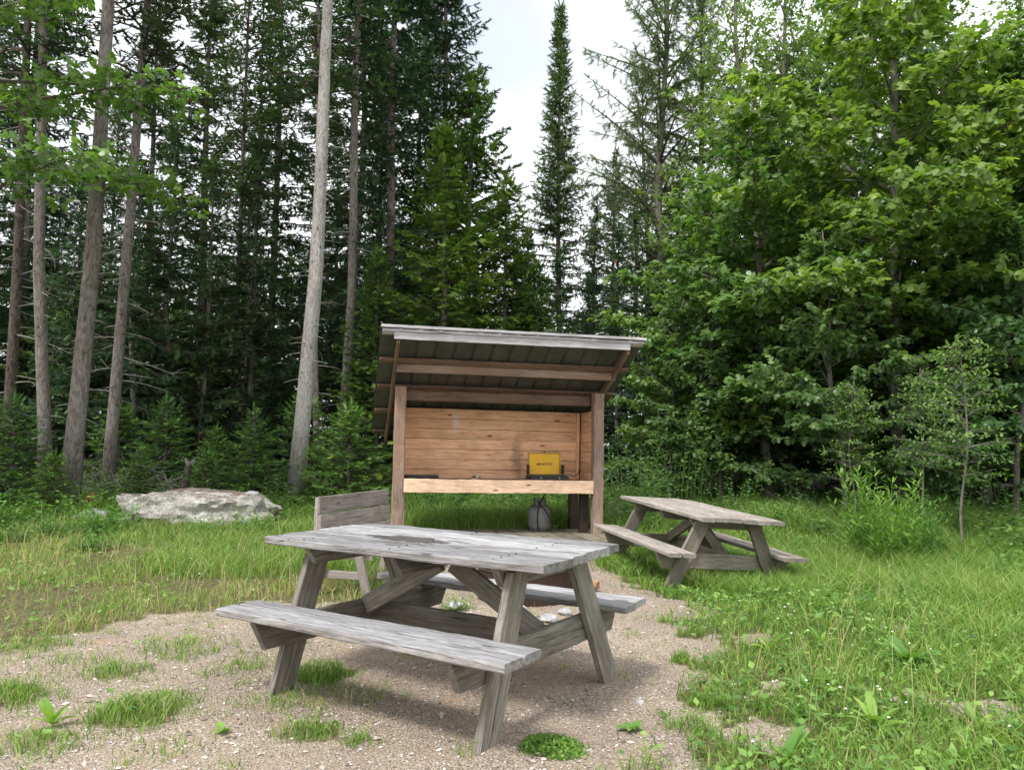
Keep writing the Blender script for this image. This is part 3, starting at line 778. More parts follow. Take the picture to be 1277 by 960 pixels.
tx = obj('lettering', me_l, o); tx.location = (0, .1465, .205); tx.rotation_euler = (PI / 2, 0, 0); tx.scale = (1.15, 1, 1)
def side_hose():
    a = Acc(); q = [(.25, .05, .05), (.30, .04, .075), (.36, .03, .05), (.42, .02, .075), (.45, .05, .12)]
    a.add(*tube(q, .006, 6)); a.build('regulator', M['black'], stv)
side_hose()

# propane tank on the deck, hose
tk = thing('propane_tank', 'grey propane tank standing on the shelter deck under the counter', 'gas tank', at_sh(.60, .30, .156), SHYAW)
zz = [0, .012, .03, .05, .09, .27, .31, .335, .35, .36]; rr = [.10, .10, .115, .142, .150, .150, .140, .115, .08, .03]
a = Acc(); a.add(*tube([(0, 0, z) for z in zz], rr, 24)); a.build('cylinder', M['tank'], tk, smooth=True)
a = Acc(); th_ = np.linspace(R(130), R(410), 20)
col0 = np.array([(.085 * math.cos(t), .085 * math.sin(t), z) for z in (.335, .44) for t in th_]); col1 = col0 * np.array([.95, .95, 1])
i = np.arange(19); a.add(np.concatenate([col0, col1]), [np.stack([i, i + 1, i + 21, i + 20], -1), np.stack([i + 40, i + 60, i + 61, i + 41], -1), np.stack([i + 20, i + 21, i + 61, i + 60], -1), np.stack([[0, 19], [20, 39], [60, 59 + 0], [40, 59]], 0)[:0].reshape(0, 4).astype(int)])
a.build('collar', M['tank'], tk)
a = Acc(); a.add(*tube([(0, 0, .355), (0, 0, .40), (0, 0, .41), (0, 0, .425)], [.018, .016, .03, .03], 10)); a.build('valve', M['brass'], tk)
def bez(pts, n=24):
    pts = np.array(pts, float); t = np.linspace(0, 1, len(pts)); q = np.linspace(0, 1, n)
    # catmull-rom
    out = []
    for v in q:
        f = v * (len(pts) - 1); i = min(int(f), len(pts) - 2); u = f - i
        p0 = pts[max(i - 1, 0)]; p1 = pts[i]; p2 = pts[i + 1]; p3 = pts[min(i + 2, len(pts) - 1)]
        out.append(.5 * ((2 * p1) + (-p0 + p2) * u + (2 * p0 - 5 * p1 + 4 * p2 - p3) * u * u + (-p0 + 3 * p1 - 3 * p2 + p3) * u ** 3))
    return np.array(out)
tl = np.array(at_sh(.60, .30, .156))
a = Acc(); a.add(*tube(bez([tl + (.01, 0, .40), tl + (-.02, -.14, .38), tl + (.06, -.17, .30), tl + (.13, -.165, .17), tl + (.135, -.17, .03)], 30), .009, 8))
h1 = a.build('gas_hose', M['hose'], smooth=True); tag(h1, 'black rubber hose hanging down the front right of the grey tank', 'hose')
a = Acc(); a.add(*tube(bez([tl + (.11, -.10, .60), tl + (.07, -.12, .50), tl + (-.01, -.15, .34), tl + (-.035, -.17, .18), tl + (-.02, -.17, .02)], 30), .009, 8))
h2 = a.build('gas_hose', M['hose'], smooth=True); tag(h2, 'black rubber hose running from under the stove down the left front of the tank', 'hose')

# things left on the counter
ps = thing('griddle_tray', 'flat dark cast iron tray at the left end of the shelter counter', 'griddle', at_sh(-.98, .22, ZC + .002), SHYAW + .05)
a = Acc(); boxacc(a, (0, 0, .012), (.40, .22, .018)); a.build('plate', M['black'], ps)
a = Acc()
for c, s in (((0, -.11, .03), (.40, .014, .03)), ((0, .11, .03), (.40, .014, .03)), ((-.2, 0, .03), (.014, .22, .03)), ((.2, 0, .03), (.014, .22, .03))): boxacc(a, c, s, ch=.003)
a.build('rim', M['black'], ps)
a = Acc(); q = np.array([[i, j] for i in range(7) for j in range(5)], float)
V = np.stack([q[:, 0] * .03 - .09, q[:, 1] * .03 - .06, .012 + .05 * rs.rand(35) * np.sin(q[:, 0] / 6 * PI)], -1)
V2 = V - [0, 0, .004]
ii = np.array([[i * 5 + j, (i + 1) * 5 + j, (i + 1) * 5 + j + 1, i * 5 + j + 1] for i in range(6) for j in range(4)])
a.add(np.concatenate([V, V2]), [ii, ii[:, ::-1] + 35]); pp = a.build('crumpled_paper', M['paper']); pp.location = at_sh(-.28, .18, ZC + .006); pp.rotation_euler = (0, 0, SHYAW)
tag(pp, 'crumpled brownish paper lying on the middle of the shelter counter', 'paper')

# ------------------------------------------------------------------ fire ring
fr = thing('fire_ring', 'rusty dark steel fire ring on the gravel behind the silver table', 'fire ring', (.13, 6.62, 0))
a = Acc(); n = 32; th_ = np.arange(n) * 2 * PI / n
rings = []
for r_, z in ((.40, 0), (.40, .235), (.41, .25), (.40, .262), (.392, .25), (.392, 0)): rings.append(np.stack([r_ * np.cos(th_), r_ * np.sin(th_), np.full(n, z)], -1))
Fq = np.array([[k * n + i, k * n + (i + 1) % n, (k + 1) * n + (i + 1) % n, (k + 1) * n + i] for k in range(5) for i in range(n)])
a.add(np.concatenate(rings), [Fq]); a.build('ring_wall', M['rust'], fr)
a = Acc(); V = [(0, 0, .07)] + [(.39 * math.cos(t), .39 * math.sin(t), .03) for t in th_]
a.add(V, [np.array([[0, 1 + i, 1 + (i + 1) % n] for i in range(n)])]); a.build('ash_bed', M['ash'], fr)
for k, (x, y, z, rz, L, r_, lab) in enumerate([(.06, 6.6, .12, .4, .5, .045, 'charred log lying in the ash on the left of the fire ring'), (.22, 6.7, .13, 2.0, .42, .04, 'charred log lying crossways in the fire ring on the right')]):
    a = Acc(); q = np.array([(-L / 2, 0, 0), (-L / 4, .01, .005), (0, 0, .01), (L / 4, -.01, 0), (L / 2, 0, 0)]); a.add(*tube(q, [r_, r_ * 1.05, r_, r_ * .95, r_ * .85], 9, .12, k))
    o = a.build('charred_log', M['char']); o.location = (x, y, z); o.rotation_euler = (0, .08, rz); tag(o, lab, 'log')
a = Acc(); a.add(*tube([(-.15, 0, 0), (-.07, .01, .01), (.04, 0, .01), (.15, .01, 0)], [.05, .06, .055, .045], 6, .25, 5))
o = a.build('split_log', M['splitlog']); o.location = (.64, 6.95, .065); o.rotation_euler = (.3, .05, R(-40)); tag(o, 'orange brown split log lying on the gravel right of the fire ring', 'log')

def rock(name, label, loc, s, seed, mat, cat='rock', rz=0, sub=4, amp=.28, flat=None, group=None):
    import bmesh
    bm = bmesh.new(); bmesh.ops.create_icosphere(bm, subdivisions=sub, radius=1)
    q = np.random.RandomState(seed); D = unit(q.normal(size=(14, 3))); H_ = q.uniform(.62, .98, 14)
    off = q.rand(3) * 50
    for v in bm.verts:
        p = np.array(v.co); r = 1.0
        for d, h in zip(D, H_):
            c = p @ d
            if c > 1e-3: r = min(r, h / c)
        p = p * r
        nz = float(fbm(np.array(p[0] * 2 + off[0] + p[2]), np.array(p[1] * 2 + off[1]), 3)) - .5
        nz2 = float(fbm(np.array(p[0] * 8 + off[0]), np.array(p[1] * 6 + p[2] * 9 + off[1]), 4)) - .5
        p = p * (1 + amp * nz * .6 + amp * .45 * nz2)
        if flat is not None and p[2] > flat: p[2] = flat + (p[2] - flat) * .15 + nz * .08 + nz2 * .07
        v.co = Vector(p * np.array(s))
    me = bpy.data.meshes.new(name); bm.to_mesh(me); bm.free(); me.materials.append(mat)
    o = obj(name, me); o.location = loc; o.rotation_euler = (0, 0, rz)
    return tag(o, label, cat, group)
rock('rock', 'pale grey angular rock lying beneath the right end of the silver table', (.07, 5.60, .05), (.075, .065, .085), 3, M['rock'])
RKS = [(-.42, 6.1, .03, .06, 'flat grey stone on the gravel left of the fire ring'), (.28, 5.72, .02, .07, 'low grey stone in the rubble between the silver table and fire ring'), (.42, 5.95, .02, .055, 'small rounded stone at the right foot of the fire ring'),
       (-1.02, 7.0, .03, .09, 'dark stone on the ground at the far end of the backed bench'), (.38, 5.55, .015, .045, 'smallest stone in the rubble beneath the silver table'),
       (.65, 3.95, .004, .022, 'white pebble on the gravel right of the front leg of the silver table')]
for k, (x, y, z, s_, lab) in enumerate(RKS): rock('stone', lab, (x, y, z), (s_ * 1.2, s_, s_ * .6), 20 + k, M['rock'], 'stone', k * 1.3, 3)
rock('boulder', 'long low pale boulder with a flat top, largest rock at the forest edge', (-4.72, 11.75, .16), (1.28, .85, .80), 11, M['boulder'], 'boulder', R(8), 5, .5, .42)
rock('stone', 'small white stone resting on top of the flat boulder', (-3.95, 11.9, .50), (.12, .08, .06), 33, M['rock'], 'stone', 0, 3)
rock('boulder', 'low grey boulder half hidden in weeds left of the long flat boulder', (-6.1, 11.4, .16), (.32, .22, .14), 14, M['rock'], 'boulder', .4, 4)
rock('boulder', 'reddish brown low rock among weeds at the far left forest edge', (-7.4, 12.1, .18), (.28, .2, .12), 15, M['redrot'], 'boulder', 1.2, 4)
rock('boulder', 'moss covered knobbly boulder just left of the flat boulder', (-5.45, 12.1, .2), (.42, .3, .2), 16, M['boulder'], 'boulder', .9, 4)
#@TREES@
# ------------------------------------------------------------------ tree generators (crown meshes are shared by copies)
maple_leaf = np.array([(0, 0, 0), (.30, .12, .02), (.56, .50, -.05), (.19, .50, .03), (.27, .84, -.03), (0, 1.06, -.07), (-.27, .84, -.03), (-.19, .50, .03), (-.56, .50, -.05), (-.30, .12, .02), (0, .40, .07)], float)
maple_f = [[(10, i, i + 1) for i in range(9)] + [(10, 9, 0)]]
oval = np.array([(0, 0, 0), (.26, .3, .04), (.24, .65, .02), (0, 1, -.05), (-.24, .65, .02), (-.26, .3, .04)], float)
oval_f = [[(0, 1, 2, 3), (0, 3, 4, 5)]]

def comb(pairs, nl, w, seed, core=.34):
    """a needle twig: pairs of thin needles left and right plus some upward"""
    q = np.random.RandomState(seed); V = []; F = []
    for i in range(pairs):
        y = (i + .3) / pairs
        for s in (-1, 1):
            e = np.array([s * nl * q.uniform(.7, 1.1), y + nl * q.uniform(.35, .7), q.uniform(-.05, .22) * nl])
            b = len(V); V += [(0, y - w, 0), (0, y + w, 0), tuple(e)]; F.append((b, b + 1, b + 2))
        if i % 2 == 0:
            b = len(V); V += [(-w, y, 0), (w, y, 0), (q.uniform(-.3, .3) * nl, y + .5 * nl, nl * .8)]; F.append((b, b + 1, b + 2))
    b = len(V); cw = nl * core
    V += [(0, -.08, 0), (cw, .30, -.05 * nl), (cw * .8, .75, 0), (0, 1.15, .03), (-cw * .8, .75, 0), (-cw, .30, -.05 * nl)]
    F += [(b, b + 1, b + 2), (b, b + 2, b + 3), (b, b + 3, b + 4), (b, b + 4, b + 5)]
    return np.array(V, float), [F]

def trunk_curve(q, H, lean=(0, 0), wob=.12, n=14, r0=.15, tip=.004, flare=1.25):
    t = np.linspace(0, 1, n)
    x = lean[0] * t + np.interp(t, np.linspace(0, 1, 5), np.r_[0, q.normal(0, wob, 4)]); y = lean[1] * t + np.interp(t, np.linspace(0, 1, 5), np.r_[0, q.normal(0, wob, 4)])
    P = np.stack([x, y, t * H - .15 * (t == 0)], -1)
    r = r0 * (1 - t) ** .75 + tip; r[0] *= flare
    return P, r

def along(P, z):
    return np.array([np.interp(z, P[:, 2], P[:, 0]), np.interp(z, P[:, 2], P[:, 1]), z])

def conifer(seed, H, zb, Rm, r0=.14, whorl=.36, per=5, dens=1.0, piece=.15, pairs=4, nl=.35, w=.07, power=.85, droop=.25, irregular=.35, deadz=None,
            leaf='spruce', bark='bark_grey', side=.55, gap=None, lean=(0, 0), upper=0.0, candle=False, brstep=.11, rfun=None, wob=.10, hang=0.0, core=.34):
    """returns (trunk acc, crown acc)"""
    q = np.random.RandomState(seed)
    P, r = trunk_curve(q, H, lean, wob, r0=r0)
    tk_ = Acc(); tk_.add(*tube(P, r, 12, .04, seed))
    S0, S1, RA, RB = [], [], [], []           # woody sticks
    NP, ND, NU, NS = [], [], [], []           # needle pieces
    z = zb
    while z < H - .1:
        f = (z - zb) / (H - zb)
        if gap is not None and gap[0] < f < gap[1]: keep = gap[2]
        else: keep = 1
        base_r = (rfun(f) if rfun else (1 - f) ** power) * Rm
        for b in range(per):
            if q.rand() > keep * dens + .0: continue
            az = b * 2 * PI / per + q.normal(0, .45) + z * 2.1
            L = max(.12, base_r * q.uniform(1 - irregular, 1.05))
            if L < .1: continue
            el0 = R(8) + R(45) * f ** 2 + q.normal(0, .12) + upper
            n = 6; s = np.linspace(0, 1, n)
            el = el0 - droop * 2.2 * s * (1 - f * .8) + .55 * droop * 2.2 * s ** 3
            st = L / (n - 1)
            hx = np.cumsum(np.r_[0, np.cos(el[:-1]) * st]); hz = np.cumsum(np.r_[0, np.sin(el[:-1]) * st])
            c, sn = math.cos(az), math.sin(az)
            o = along(P, z)
            B = np.stack([o[0] + hx * c, o[1] + hx * sn, z + hz], -1)
            rr = (.010 + .012 * L) * (1 - s * .85)
            S0 += list(B[:-1]); S1 += list(B[1:]); RA += list(rr[:-1]); RB += list(rr[1:])
            # side branchlets
            m = max(2, int(L / brstep))
            sv_ = (np.arange(m) + q.rand(m) * .8) / m * .95 + .05
            sv_ = sv_[sv_ > .12]
            for u in sv_:
                p = np.array([np.interp(u, s, B[:, k]) for k in range(3)])
                for sg in (-1, 1):
                    if q.rand() < .12: continue
                    bl = side * min(.9, L) * (1 - u) ** .7 * q.uniform(.5, 1.1) + .07
                    aa = az + sg * R(q.uniform(38, 70)); dz = -droop * q.uniform(.1, 1.3) + .05
                    d = np.array([math.cos(aa), math.sin(aa), dz]); d /= np.linalg.norm(d)
                    k = max(1, int(bl / (piece * .85)))
                    e = p + d * bl
                    if bl > .18: S0.append(p); S1.append(e); RA.append(.004 + .004 * bl); RB.append(.002)
                    for j in range(k):
                        pp = p + d * (j + q.rand() * .3) * piece * .85
                        NP.append(pp); ND.append(d + q.normal(0, .22, 3)); NU.append(np.array([q.normal(0, .35), q.normal(0, .35), 1])); NS.append(piece * q.uniform(.8, 1.25))
            if hang > 0:
                for u in sv_[::2]:
                    p = np.array([np.interp(u, s, B[:, k]) for k in range(3)]); l = hang * min(1, L) * q.uniform(.3, 1)
                    d = np.array([math.cos(az + q.normal(0, 1)) * .35, math.sin(az + q.normal(0, 1)) * .35, -1]); d /= np.linalg.norm(d)
                    for j in range(max(1, int(l / piece))):
                        NP.append(p + d * j * piece * .85); ND.append(d + q.normal(0, .2, 3)); NU.append(q.normal(0, 1, 3)); NS.append(piece)
            NP.append(B[-1] - (B[-1] - B[-2]) * .3); ND.append(B[-1] - B[-2]); NU.append(np.array([0, 0, 1.])); NS.append(piece * 1.2)
        z += whorl * q.uniform(.7, 1.3) * (1 - .35 * f)
    if candle:
        tip = P[-1]
        for k in range(3 if candle else 0):
            NP.append(tip + [0, 0, k * .07 - .06]); ND.append(np.array([0, 0, 1.])); NU.append(np.array([q.rand(), q.rand(), .1])); NS.append(.10)
    # dead lower limbs
    if deadz:
        D0, D1, DA, DB = [], [], [], []
        for z in np.arange(deadz[0], deadz[1], deadz[2]):
            az = q.rand() * 2 * PI; L = q.uniform(.15, deadz[3]); o = along(P, z); d = np.array([math.cos(az), math.sin(az), q.uniform(-.35, .15)])
            p = o
            for j in range(3):
                e = p + d * L / 3; D0.append(p); D1.append(e); DA.append(.016 - .004 * j); DB.append(.012 - .004 * j)
                if L > .5:
                    for _ in range(3):
                        dd = d + q.normal(0, .6, 3); l2 = L * .3 * q.rand(); D0.append(e); D1.append(e + dd * l2); DA.append(.005); DB.append(.002)
                p = e; d = d + np.array([q.normal(0, .2), q.normal(0, .2), -.12])
        tk_.add(*prisms(D0, D1, np.array(DA), np.array(DB), 4), mi=1)
    cr = Acc()
    if S0: cr.add(*prisms(S0, S1, np.array(RA), np.array(RB), 3), mi=1)
    NP, ND, NU, NS = map(np.array, (NP, ND, NU, NS))
    T, TF = comb(pairs, nl, w, seed, core)
    Xf, Yf, Zf = frames(ND, NU)
    V, Fs = inst(T, TF, NP, Xf, Yf, Zf, NS)
    cl_ = fbm(NP[:, 0] * 1.5 + 50, NP[:, 2] * 1.5 + NP[:, 1] * 1.3 + 50, seed)
    rn = np.clip((q.rand(len(NP)) * .55 + (cl_ - .25) * .75), 0, .93)
    rn[q.rand(len(NP)) < .012] = 1
    cr.add(V, Fs, 0, np.repeat(rn, len(T)))
    return tk_, cr, (M[bark], M['deadwood']), (M[leaf], M['bark_dark'])

def broadleaf(seed, H, zb, Rm, nl=30, leaf=.11, T=maple_leaf, TF=maple_f, r0=.10, mat='maple', bark='bark_maple', twigs=1.0, per=5, shape=None, flat=.35, fork=0, lean=(0, 0), elev=(5, 62), wob=.15):
    q = np.random.RandomState(seed)
    P, r = trunk_curve(q, H, lean, wob, r0=r0, flare=1.2)
    tk_ = Acc(); tk_.add(*tube(P, r, 10, .03, seed))
    S0, S1, RA, RB = [], [], [], []
    LP, LD, LO, TP = [], [], [], []
    for i in range(nl):
        f = (i + q.rand()) / nl
        z = zb + (H - zb) * f * .94
        prof = shape(f) if shape else (.62 + .38 * math.sin(PI * min(1, f * 1.25 + .12))) * (1 - f ** 3 * .75)
        L = Rm * prof * q.uniform(.72, 1.12)
        az = i * 2.39996 + q.normal(0, .3)
        el = R(elev[0]) + R(elev[1] - elev[0]) * f + q.normal(0, .14)
        o = along(P, z); n = 7; s = np.linspace(0, 1, n); st = L / (n - 1)
        e = el + .25 * s - .75 * s ** 2 * (1 - f * .5); a_ = az + np.cumsum(q.normal(0, .10, n))
        B = np.zeros((n, 3)); B[0] = o
        for k in range(1, n): B[k] = B[k - 1] + st * np.array([math.cos(e[k]) * math.cos(a_[k]), math.cos(e[k]) * math.sin(a_[k]), math.sin(e[k])])
        rr = (.008 + .011 * L) * (1 - s * .8)
        S0 += list(B[:-1]); S1 += list(B[1:]); RA += list(rr[:-1]); RB += list(rr[1:])
        m = max(3, int(L / .24))
        for j in range(m + 1):
            u = .18 + .82 * j / m
            p = np.array([np.interp(u, s, B[:, k]) for k in range(3)])
            for sg in ((-1, 1) if j < m else (0,)):
                aa = az + sg * R(q.uniform(30, 75)) ; bl = (1.08 - u) * .45 * L * q.uniform(.6, 1.1) + .16
                d = np.array([math.cos(aa), math.sin(aa), q.uniform(-.12, .38)]); d /= np.linalg.norm(d)
                S0.append(p); S1.append(p + d * bl); RA.append(.004 + .004 * bl); RB.append(.002)
                nt_ = max(1, int(bl / .13 * twigs))
                for t_ in range(nt_ + 1):
                    if q.rand() > twigs * .92 + .08: continue
                    v = (t_ + q.rand() * .6) / (nt_ + .6); pt_ = p + d * bl * v
                    ta = aa + q.uniform(-1.1, 1.1); tl_ = q.uniform(.06, .24)
                    td = np.array([math.cos(ta), math.sin(ta), q.uniform(-.25, .35)])
                    for g in range(per):
                        w_ = (g + 1) / per
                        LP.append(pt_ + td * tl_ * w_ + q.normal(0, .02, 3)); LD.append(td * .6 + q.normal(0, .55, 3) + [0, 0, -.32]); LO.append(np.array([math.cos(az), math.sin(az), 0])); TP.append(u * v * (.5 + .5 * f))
    LP, LD, LO = map(np.array, (LP, LD, LO)); n = len(LP)
    up = np.stack([q.normal(0, .38, n), q.normal(0, .38, n), np.ones(n)], -1) + LO * flat
    Xf, Yf, Zf = frames(LD, up)
    sz = leaf * q.uniform(.65, 1.2, n)
    cr = Acc()
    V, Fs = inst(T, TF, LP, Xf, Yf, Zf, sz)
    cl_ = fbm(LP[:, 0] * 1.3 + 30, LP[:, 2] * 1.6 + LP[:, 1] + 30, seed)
    rn = np.clip(q.rand(n) * .38 + (cl_ - .25) * .7 + .38 * np.array(TP) ** 1.5, 0, 1)  # outer tips and crown top painted lighter, as if catching the light
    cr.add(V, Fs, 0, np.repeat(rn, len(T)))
    cr.add(*prisms(S0, S1, np.array(RA), np.array(RB), 3), mi=1)
    return tk_, cr, (M[bark],), (M[mat], M[bark])

class Proto:
    """a tree kind: first use links the built parts, later uses copy the thing and each of its parts"""
    def __init__(s, gen, crown='crown', trunk='trunk', smooth=True): s.g = gen; s.first = None; s.n = 0; s.c = crown; s.t = trunk
    def put(s, name, label, cat, x, y, rz=0.0, sc_=1.0, group=None, z=None, tilt=(0, 0), sz=None):
        loc = (x, y, float(gz(x, y)) - .02 if z is None else z)
        if s.first is None:
            tk_, cr, tm, cm = s.g
            if tk_ is None:
                t = tag(cr.build(name, list(cm)), label, cat, group)
            else: t = thing(name, label, cat, loc, rz, group)
            if tk_ is not None: tk_.build(s.t, list(tm), t, smooth=True); cr.build(s.c, list(cm), t)
            s.first = t; s.g = None
        else:
            t = s.first.copy(); C.objects.link(t); t.name = name
            t['label'] = label; t['category'] = cat
            if group: t['group'] = group
            elif 'group' in t: del t['group']
            for ch in list(s.first.children):
                c = ch.copy(); C.objects.link(c); c.parent = t
        t.location = loc; t.rotation_euler = (tilt[0], tilt[1], rz); t.scale = (sc_, sc_, sz or sc_)
        return t

def at(px, d): return (px - 638.5) / 968.13 * d     # world x of a direction at distance d

# ---- tall bare trunks of the left wood: their crowns start above eight metres
def tall(seed, H, r0, lean, bark, zb, dead, leaf='spruce', Rm=1.9, wob=.05):
    return Proto(conifer(seed, H, zb, Rm, r0=r0, bark=bark, deadz=dead, lean=lean, per=5, whorl=.55, leaf=leaf, wob=wob, brstep=.16, piece=.2, pairs=3, w=.09))
tall(101, 19, .155, (.55, .2), 'bark_pale', 10.6, (2.2, 10.5, .16, .5)).put('spruce_tree', 'tall spruce with a pale grey bare trunk, thickest trunk beside the shelter', 'tree', at(371, 14.2), 14.2)
tall(102, 18, .145, (.35, 0), 'bark_grey', 10.5, (1.2, 10, .2, .4)).put('spruce_tree', 'tall spruce with knotty grey trunk leaning right, rightmost of the left pair', 'tree', at(91, 12.6), 12.6)
tall(103, 18, .11, (-1.5, .4), 'bark_grey', 10, (1.2, 10, .2, .4)).put('spruce_tree', 'spruce trunk leaning left behind the knotty grey pair at the left', 'tree', at(66, 13.6), 13.6)
tall(104, 19, .115, (.55, .3), 'bark_grey', 8.6, (2, 9, .12, .9), 'spruce_grey', 2.4).put('spruce_tree', 'brown grey trunk leaning right with thin dead looking upper branches', 'tree', at(138, 15.2), 15.2)
tall(105, 17, .10, (-.1, 0), 'bark_dark', 8, (1, 8, .15, 1.0)).put('spruce_tree', 'thin dark trunk at the far left edge of the wood', 'tree', at(12, 14.0), 14.0)
tall(106, 20, .13, (.3, 0), 'bark_grey', 9.5, (2, 9, .18, .8)).put('spruce_tree', 'straight grey brown trunk just right of the pale thick trunk', 'tree', at(427, 18.5), 18.5)
tall(107, 17, .075, (.1, .2), 'bark_dark', 7.5, (1, 8, .18, .7)).put('spruce_tree', 'slender dark trunk in the gap left of the pale thick trunk', 'tree', at(289, 20), 20)
tall(108, 15, .07, (-.5, .2), 'bark_grey', 9, (1, 8, .2, .7)).put('spruce_tree', 'thin leaning trunk close behind the pale thick trunk', 'tree', at(399, 17), 17)
tall(109, 17, .06, (.2, .2), 'bark_dark', 8, (1, 8, .14, .9)).put('spruce_tree', 'very thin dark trunk right of the slender dark trunk', 'tree', at(303, 21.5), 21.5)

# ---- spruces
sp_a = Proto(conifer(11, 18, .8, 3.3, r0=.16, dens=.82, power=.6, piece=.19, pairs=6, w=.08, per=6, whorl=.36, hang=.35, leaf='spruce', droop=.30, irregular=.6, brstep=.13))
sp_b = Proto(conifer(12, 21, 3.2, 3.1, r0=.15, dens=.72, piece=.20, pairs=6, w=.08, per=6, whorl=.40, hang=.4, deadz=(.6, 3.5, .12, 1.2), leaf='spruce', droop=.34, irregular=.5, brstep=.12, rfun=lambda f: (1 - f) ** .45 * (.75 + .25 * math.sin(f * 15))))
sp_c = Proto(conifer(13, 8, .3, 2.1, r0=.08, dens=.97, piece=.18, w=.08, hang=.25, pairs=4, per=5, whorl=.32, leaf='spruce', droop=.22, irregular=.4, brstep=.12))
sp_d = Proto(conifer(14, 5, .1, 1.8, r0=.05, dens=1.0, piece=.16, w=.08, pairs=4, per=6, whorl=.26, leaf='spruce', droop=.14, irregular=.3, brstep=.11))
ced = Proto(conifer(15, 9.0, .4, 2.5, r0=.11, dens=1, piece=.19, pairs=5, nl=.42, w=.10, per=6, whorl=.30, leaf='cedar', droop=.36, irregular=.35, brstep=.13, power=.7, side=.5))
spire = Proto(conifer(16, 18.2, .6, 3.2, r0=.13, dens=.92, piece=.22, pairs=5, per=7, whorl=.27, leaf='spruce', droop=.2, irregular=.45, gap=(.25, .48, .5), hang=.15, core=.25, rfun=lambda f: float(np.interp(f, [0, .45, .64, .85, 1], [.85, .58, .30, .16, .03])), brstep=.12, side=.5, wob=.04))
tam = Proto(conifer(17, 17, 4.5, 3.3, r0=.17, dens=.76, piece=.20, pairs=6, nl=.40, w=.048, per=5, whorl=.42, hang=.7, core=.12, leaf='tamarack', droop=.32, irregular=.6, brstep=.17, upper=.35, rfun=lambda f: .55 + .45 * math.sin(PI * min(1, f + .15)), side=.6, deadz=(2, 6, .25, 1.4)))

# the dense dark mass left of the sky gap
sp_b.put('spruce_tree', 'tallest dense dark spruce left of the open sky above the shelter', 'tree', at(482, 20), 20, .3, .95)
sp_a.put('spruce_tree', 'broad dark spruce bordering the open sky behind the shelter', 'tree', at(548, 21.5), 21.5, 1.2, .93)
sp_b.put('spruce_tree', 'shaded spruce filling in between the straight grey trunk and the tallest dense spruce', 'tree', at(440, 23.5), 23.5, 2.4, .98)
ced.put('cedar_tree', 'bright green cedar above the left half of the shelter roof', 'tree', at(548, 17.2), 17.2, .5, .92)
ced.put('cedar_tree', 'feathery green cedar rising behind the middle of the shelter roof', 'tree', at(625, 19.5), 19.5, 2.5, .88)
ced.put('cedar_tree', 'yellowish cedar low behind the left corner of the shelter roof', 'tree', at(470, 17.5), 17.5, 4.1, .62)
spire.put('spruce_tree', 'lone narrow spire shaped spruce standing against the white sky', 'tree', at(697, 29.5), 29.5, 0, 1.0)
sp_a.put('spruce_tree', 'short dark conical spruce just right of the spire shaped spruce', 'tree', at(740, 27), 27, 3.1, .54)
sp_c.put('spruce_tree', 'dark low spruce behind the right end of the shelter roof', 'tree', at(775, 21), 21, .8, .88)
sp_c.put('spruce_tree', 'small dark spruce behind the middle of the shelter roof', 'tree', at(700, 20), 20, 2.2, .74)
sp_c.put('spruce_tree', 'dark spruce between the cedars and the spire shaped spruce', 'tree', at(655, 24), 24, 4.2, .95)
tam.put('tamarack_tree', 'tall forked tamarack with wispy pale green branches against the sky', 'tree', at(833, 22), 22, .4, 1.0)
tam.put('tamarack_tree', 'thin sparse tamarack standing left of the tall forked one', 'tree', at(806, 26), 26, 2.9, .80)

# the left wood: rows behind the bare trunks
ced.put('cedar_tree', 'tallest cedar between the dense dark spruces and the open sky', 'tree', at(585, 20.5), 20.5, 3.6, 1.25)
ced.put('cedar_tree', 'small cedar beside the dark low spruce behind the right half of the roof', 'tree', at(672, 19.0), 19.0, 5.6, .62)
GW = 'dark spruces deep in the left wood'
k = 0
for (px_, d, kind, s_) in [(20, 21, 'b', .9), (88, 25, 'a', .6), (175, 24, 'b', .85), (245, 24, 'a', .98), (335, 24, 'b', .9), (300, 31, 'a', .75), (130, 30, 'b', .75), (392, 28, 'a', .95), (-40, 22, 'a', .9), (35, 31, 'a', .7), (-110, 25, 'b', 1.0), (100, 18, 'c', 1.0), (318, 20, 'c', 1.15), (205, 18.5, 'c', 1.1)]:
    {'a': sp_a, 'b': sp_b, 'c': sp_c}[kind].put('spruce_tree', 'dark spruce with drooping boughs deep in the left wood behind the bare trunks', 'tree', at(px_, d), d, k * 1.7 + .4, s_, GW); k += 1
for (px_, d, kind, s_) in [(640, 27, 'c', 1.0), (415, 31, 'a', .8), (60, 27, 'a', .6), (160, 17.5, 'c', .9), (250, 18.5, 'c', 1.0), (-80, 19, 'c', 1.2), (515, 25, 'a', .9), (470, 29, 'a', .9)]:
    {'a': sp_a, 'b': sp_b, 'c': sp_c}[kind].put('spruce_tree', 'dark spruce with drooping boughs deep in the left wood behind the bare trunks', 'tree', at(px_, d), d, k * 1.7 + .4, s_, GW); k += 1
for px_, d, kd, s_, lab in [(790, 24.5, 'c', 1.05, 'dark spruce behind the shrubs right of the shelter post'), (808, 19.5, 'c', .62, 'small spruce just right of the shelter behind the tallest shrub'), (738, 23, 'c', .75, 'dark spruce behind the right half of the roof under the spire'), (845, 25, 'a', .55, 'dark spruce at the foot of the forked tamarack'), (765, 31, 'a', .72, 'distant dark spruce between the spire shaped spruce and the tamaracks')]:
    {'a': sp_a, 'c': sp_c}[kd].put('spruce_tree', lab, 'tree', at(px_, d), d, k * 1.1, s_); k += 1
tam.put('tamarack_tree', 'pale wispy tamarack filling between the forked tamarack and the birches', 'tree', at(880, 24), 24, 1.7, .92)
GU = 'low spruces filling the understorey of the wood'
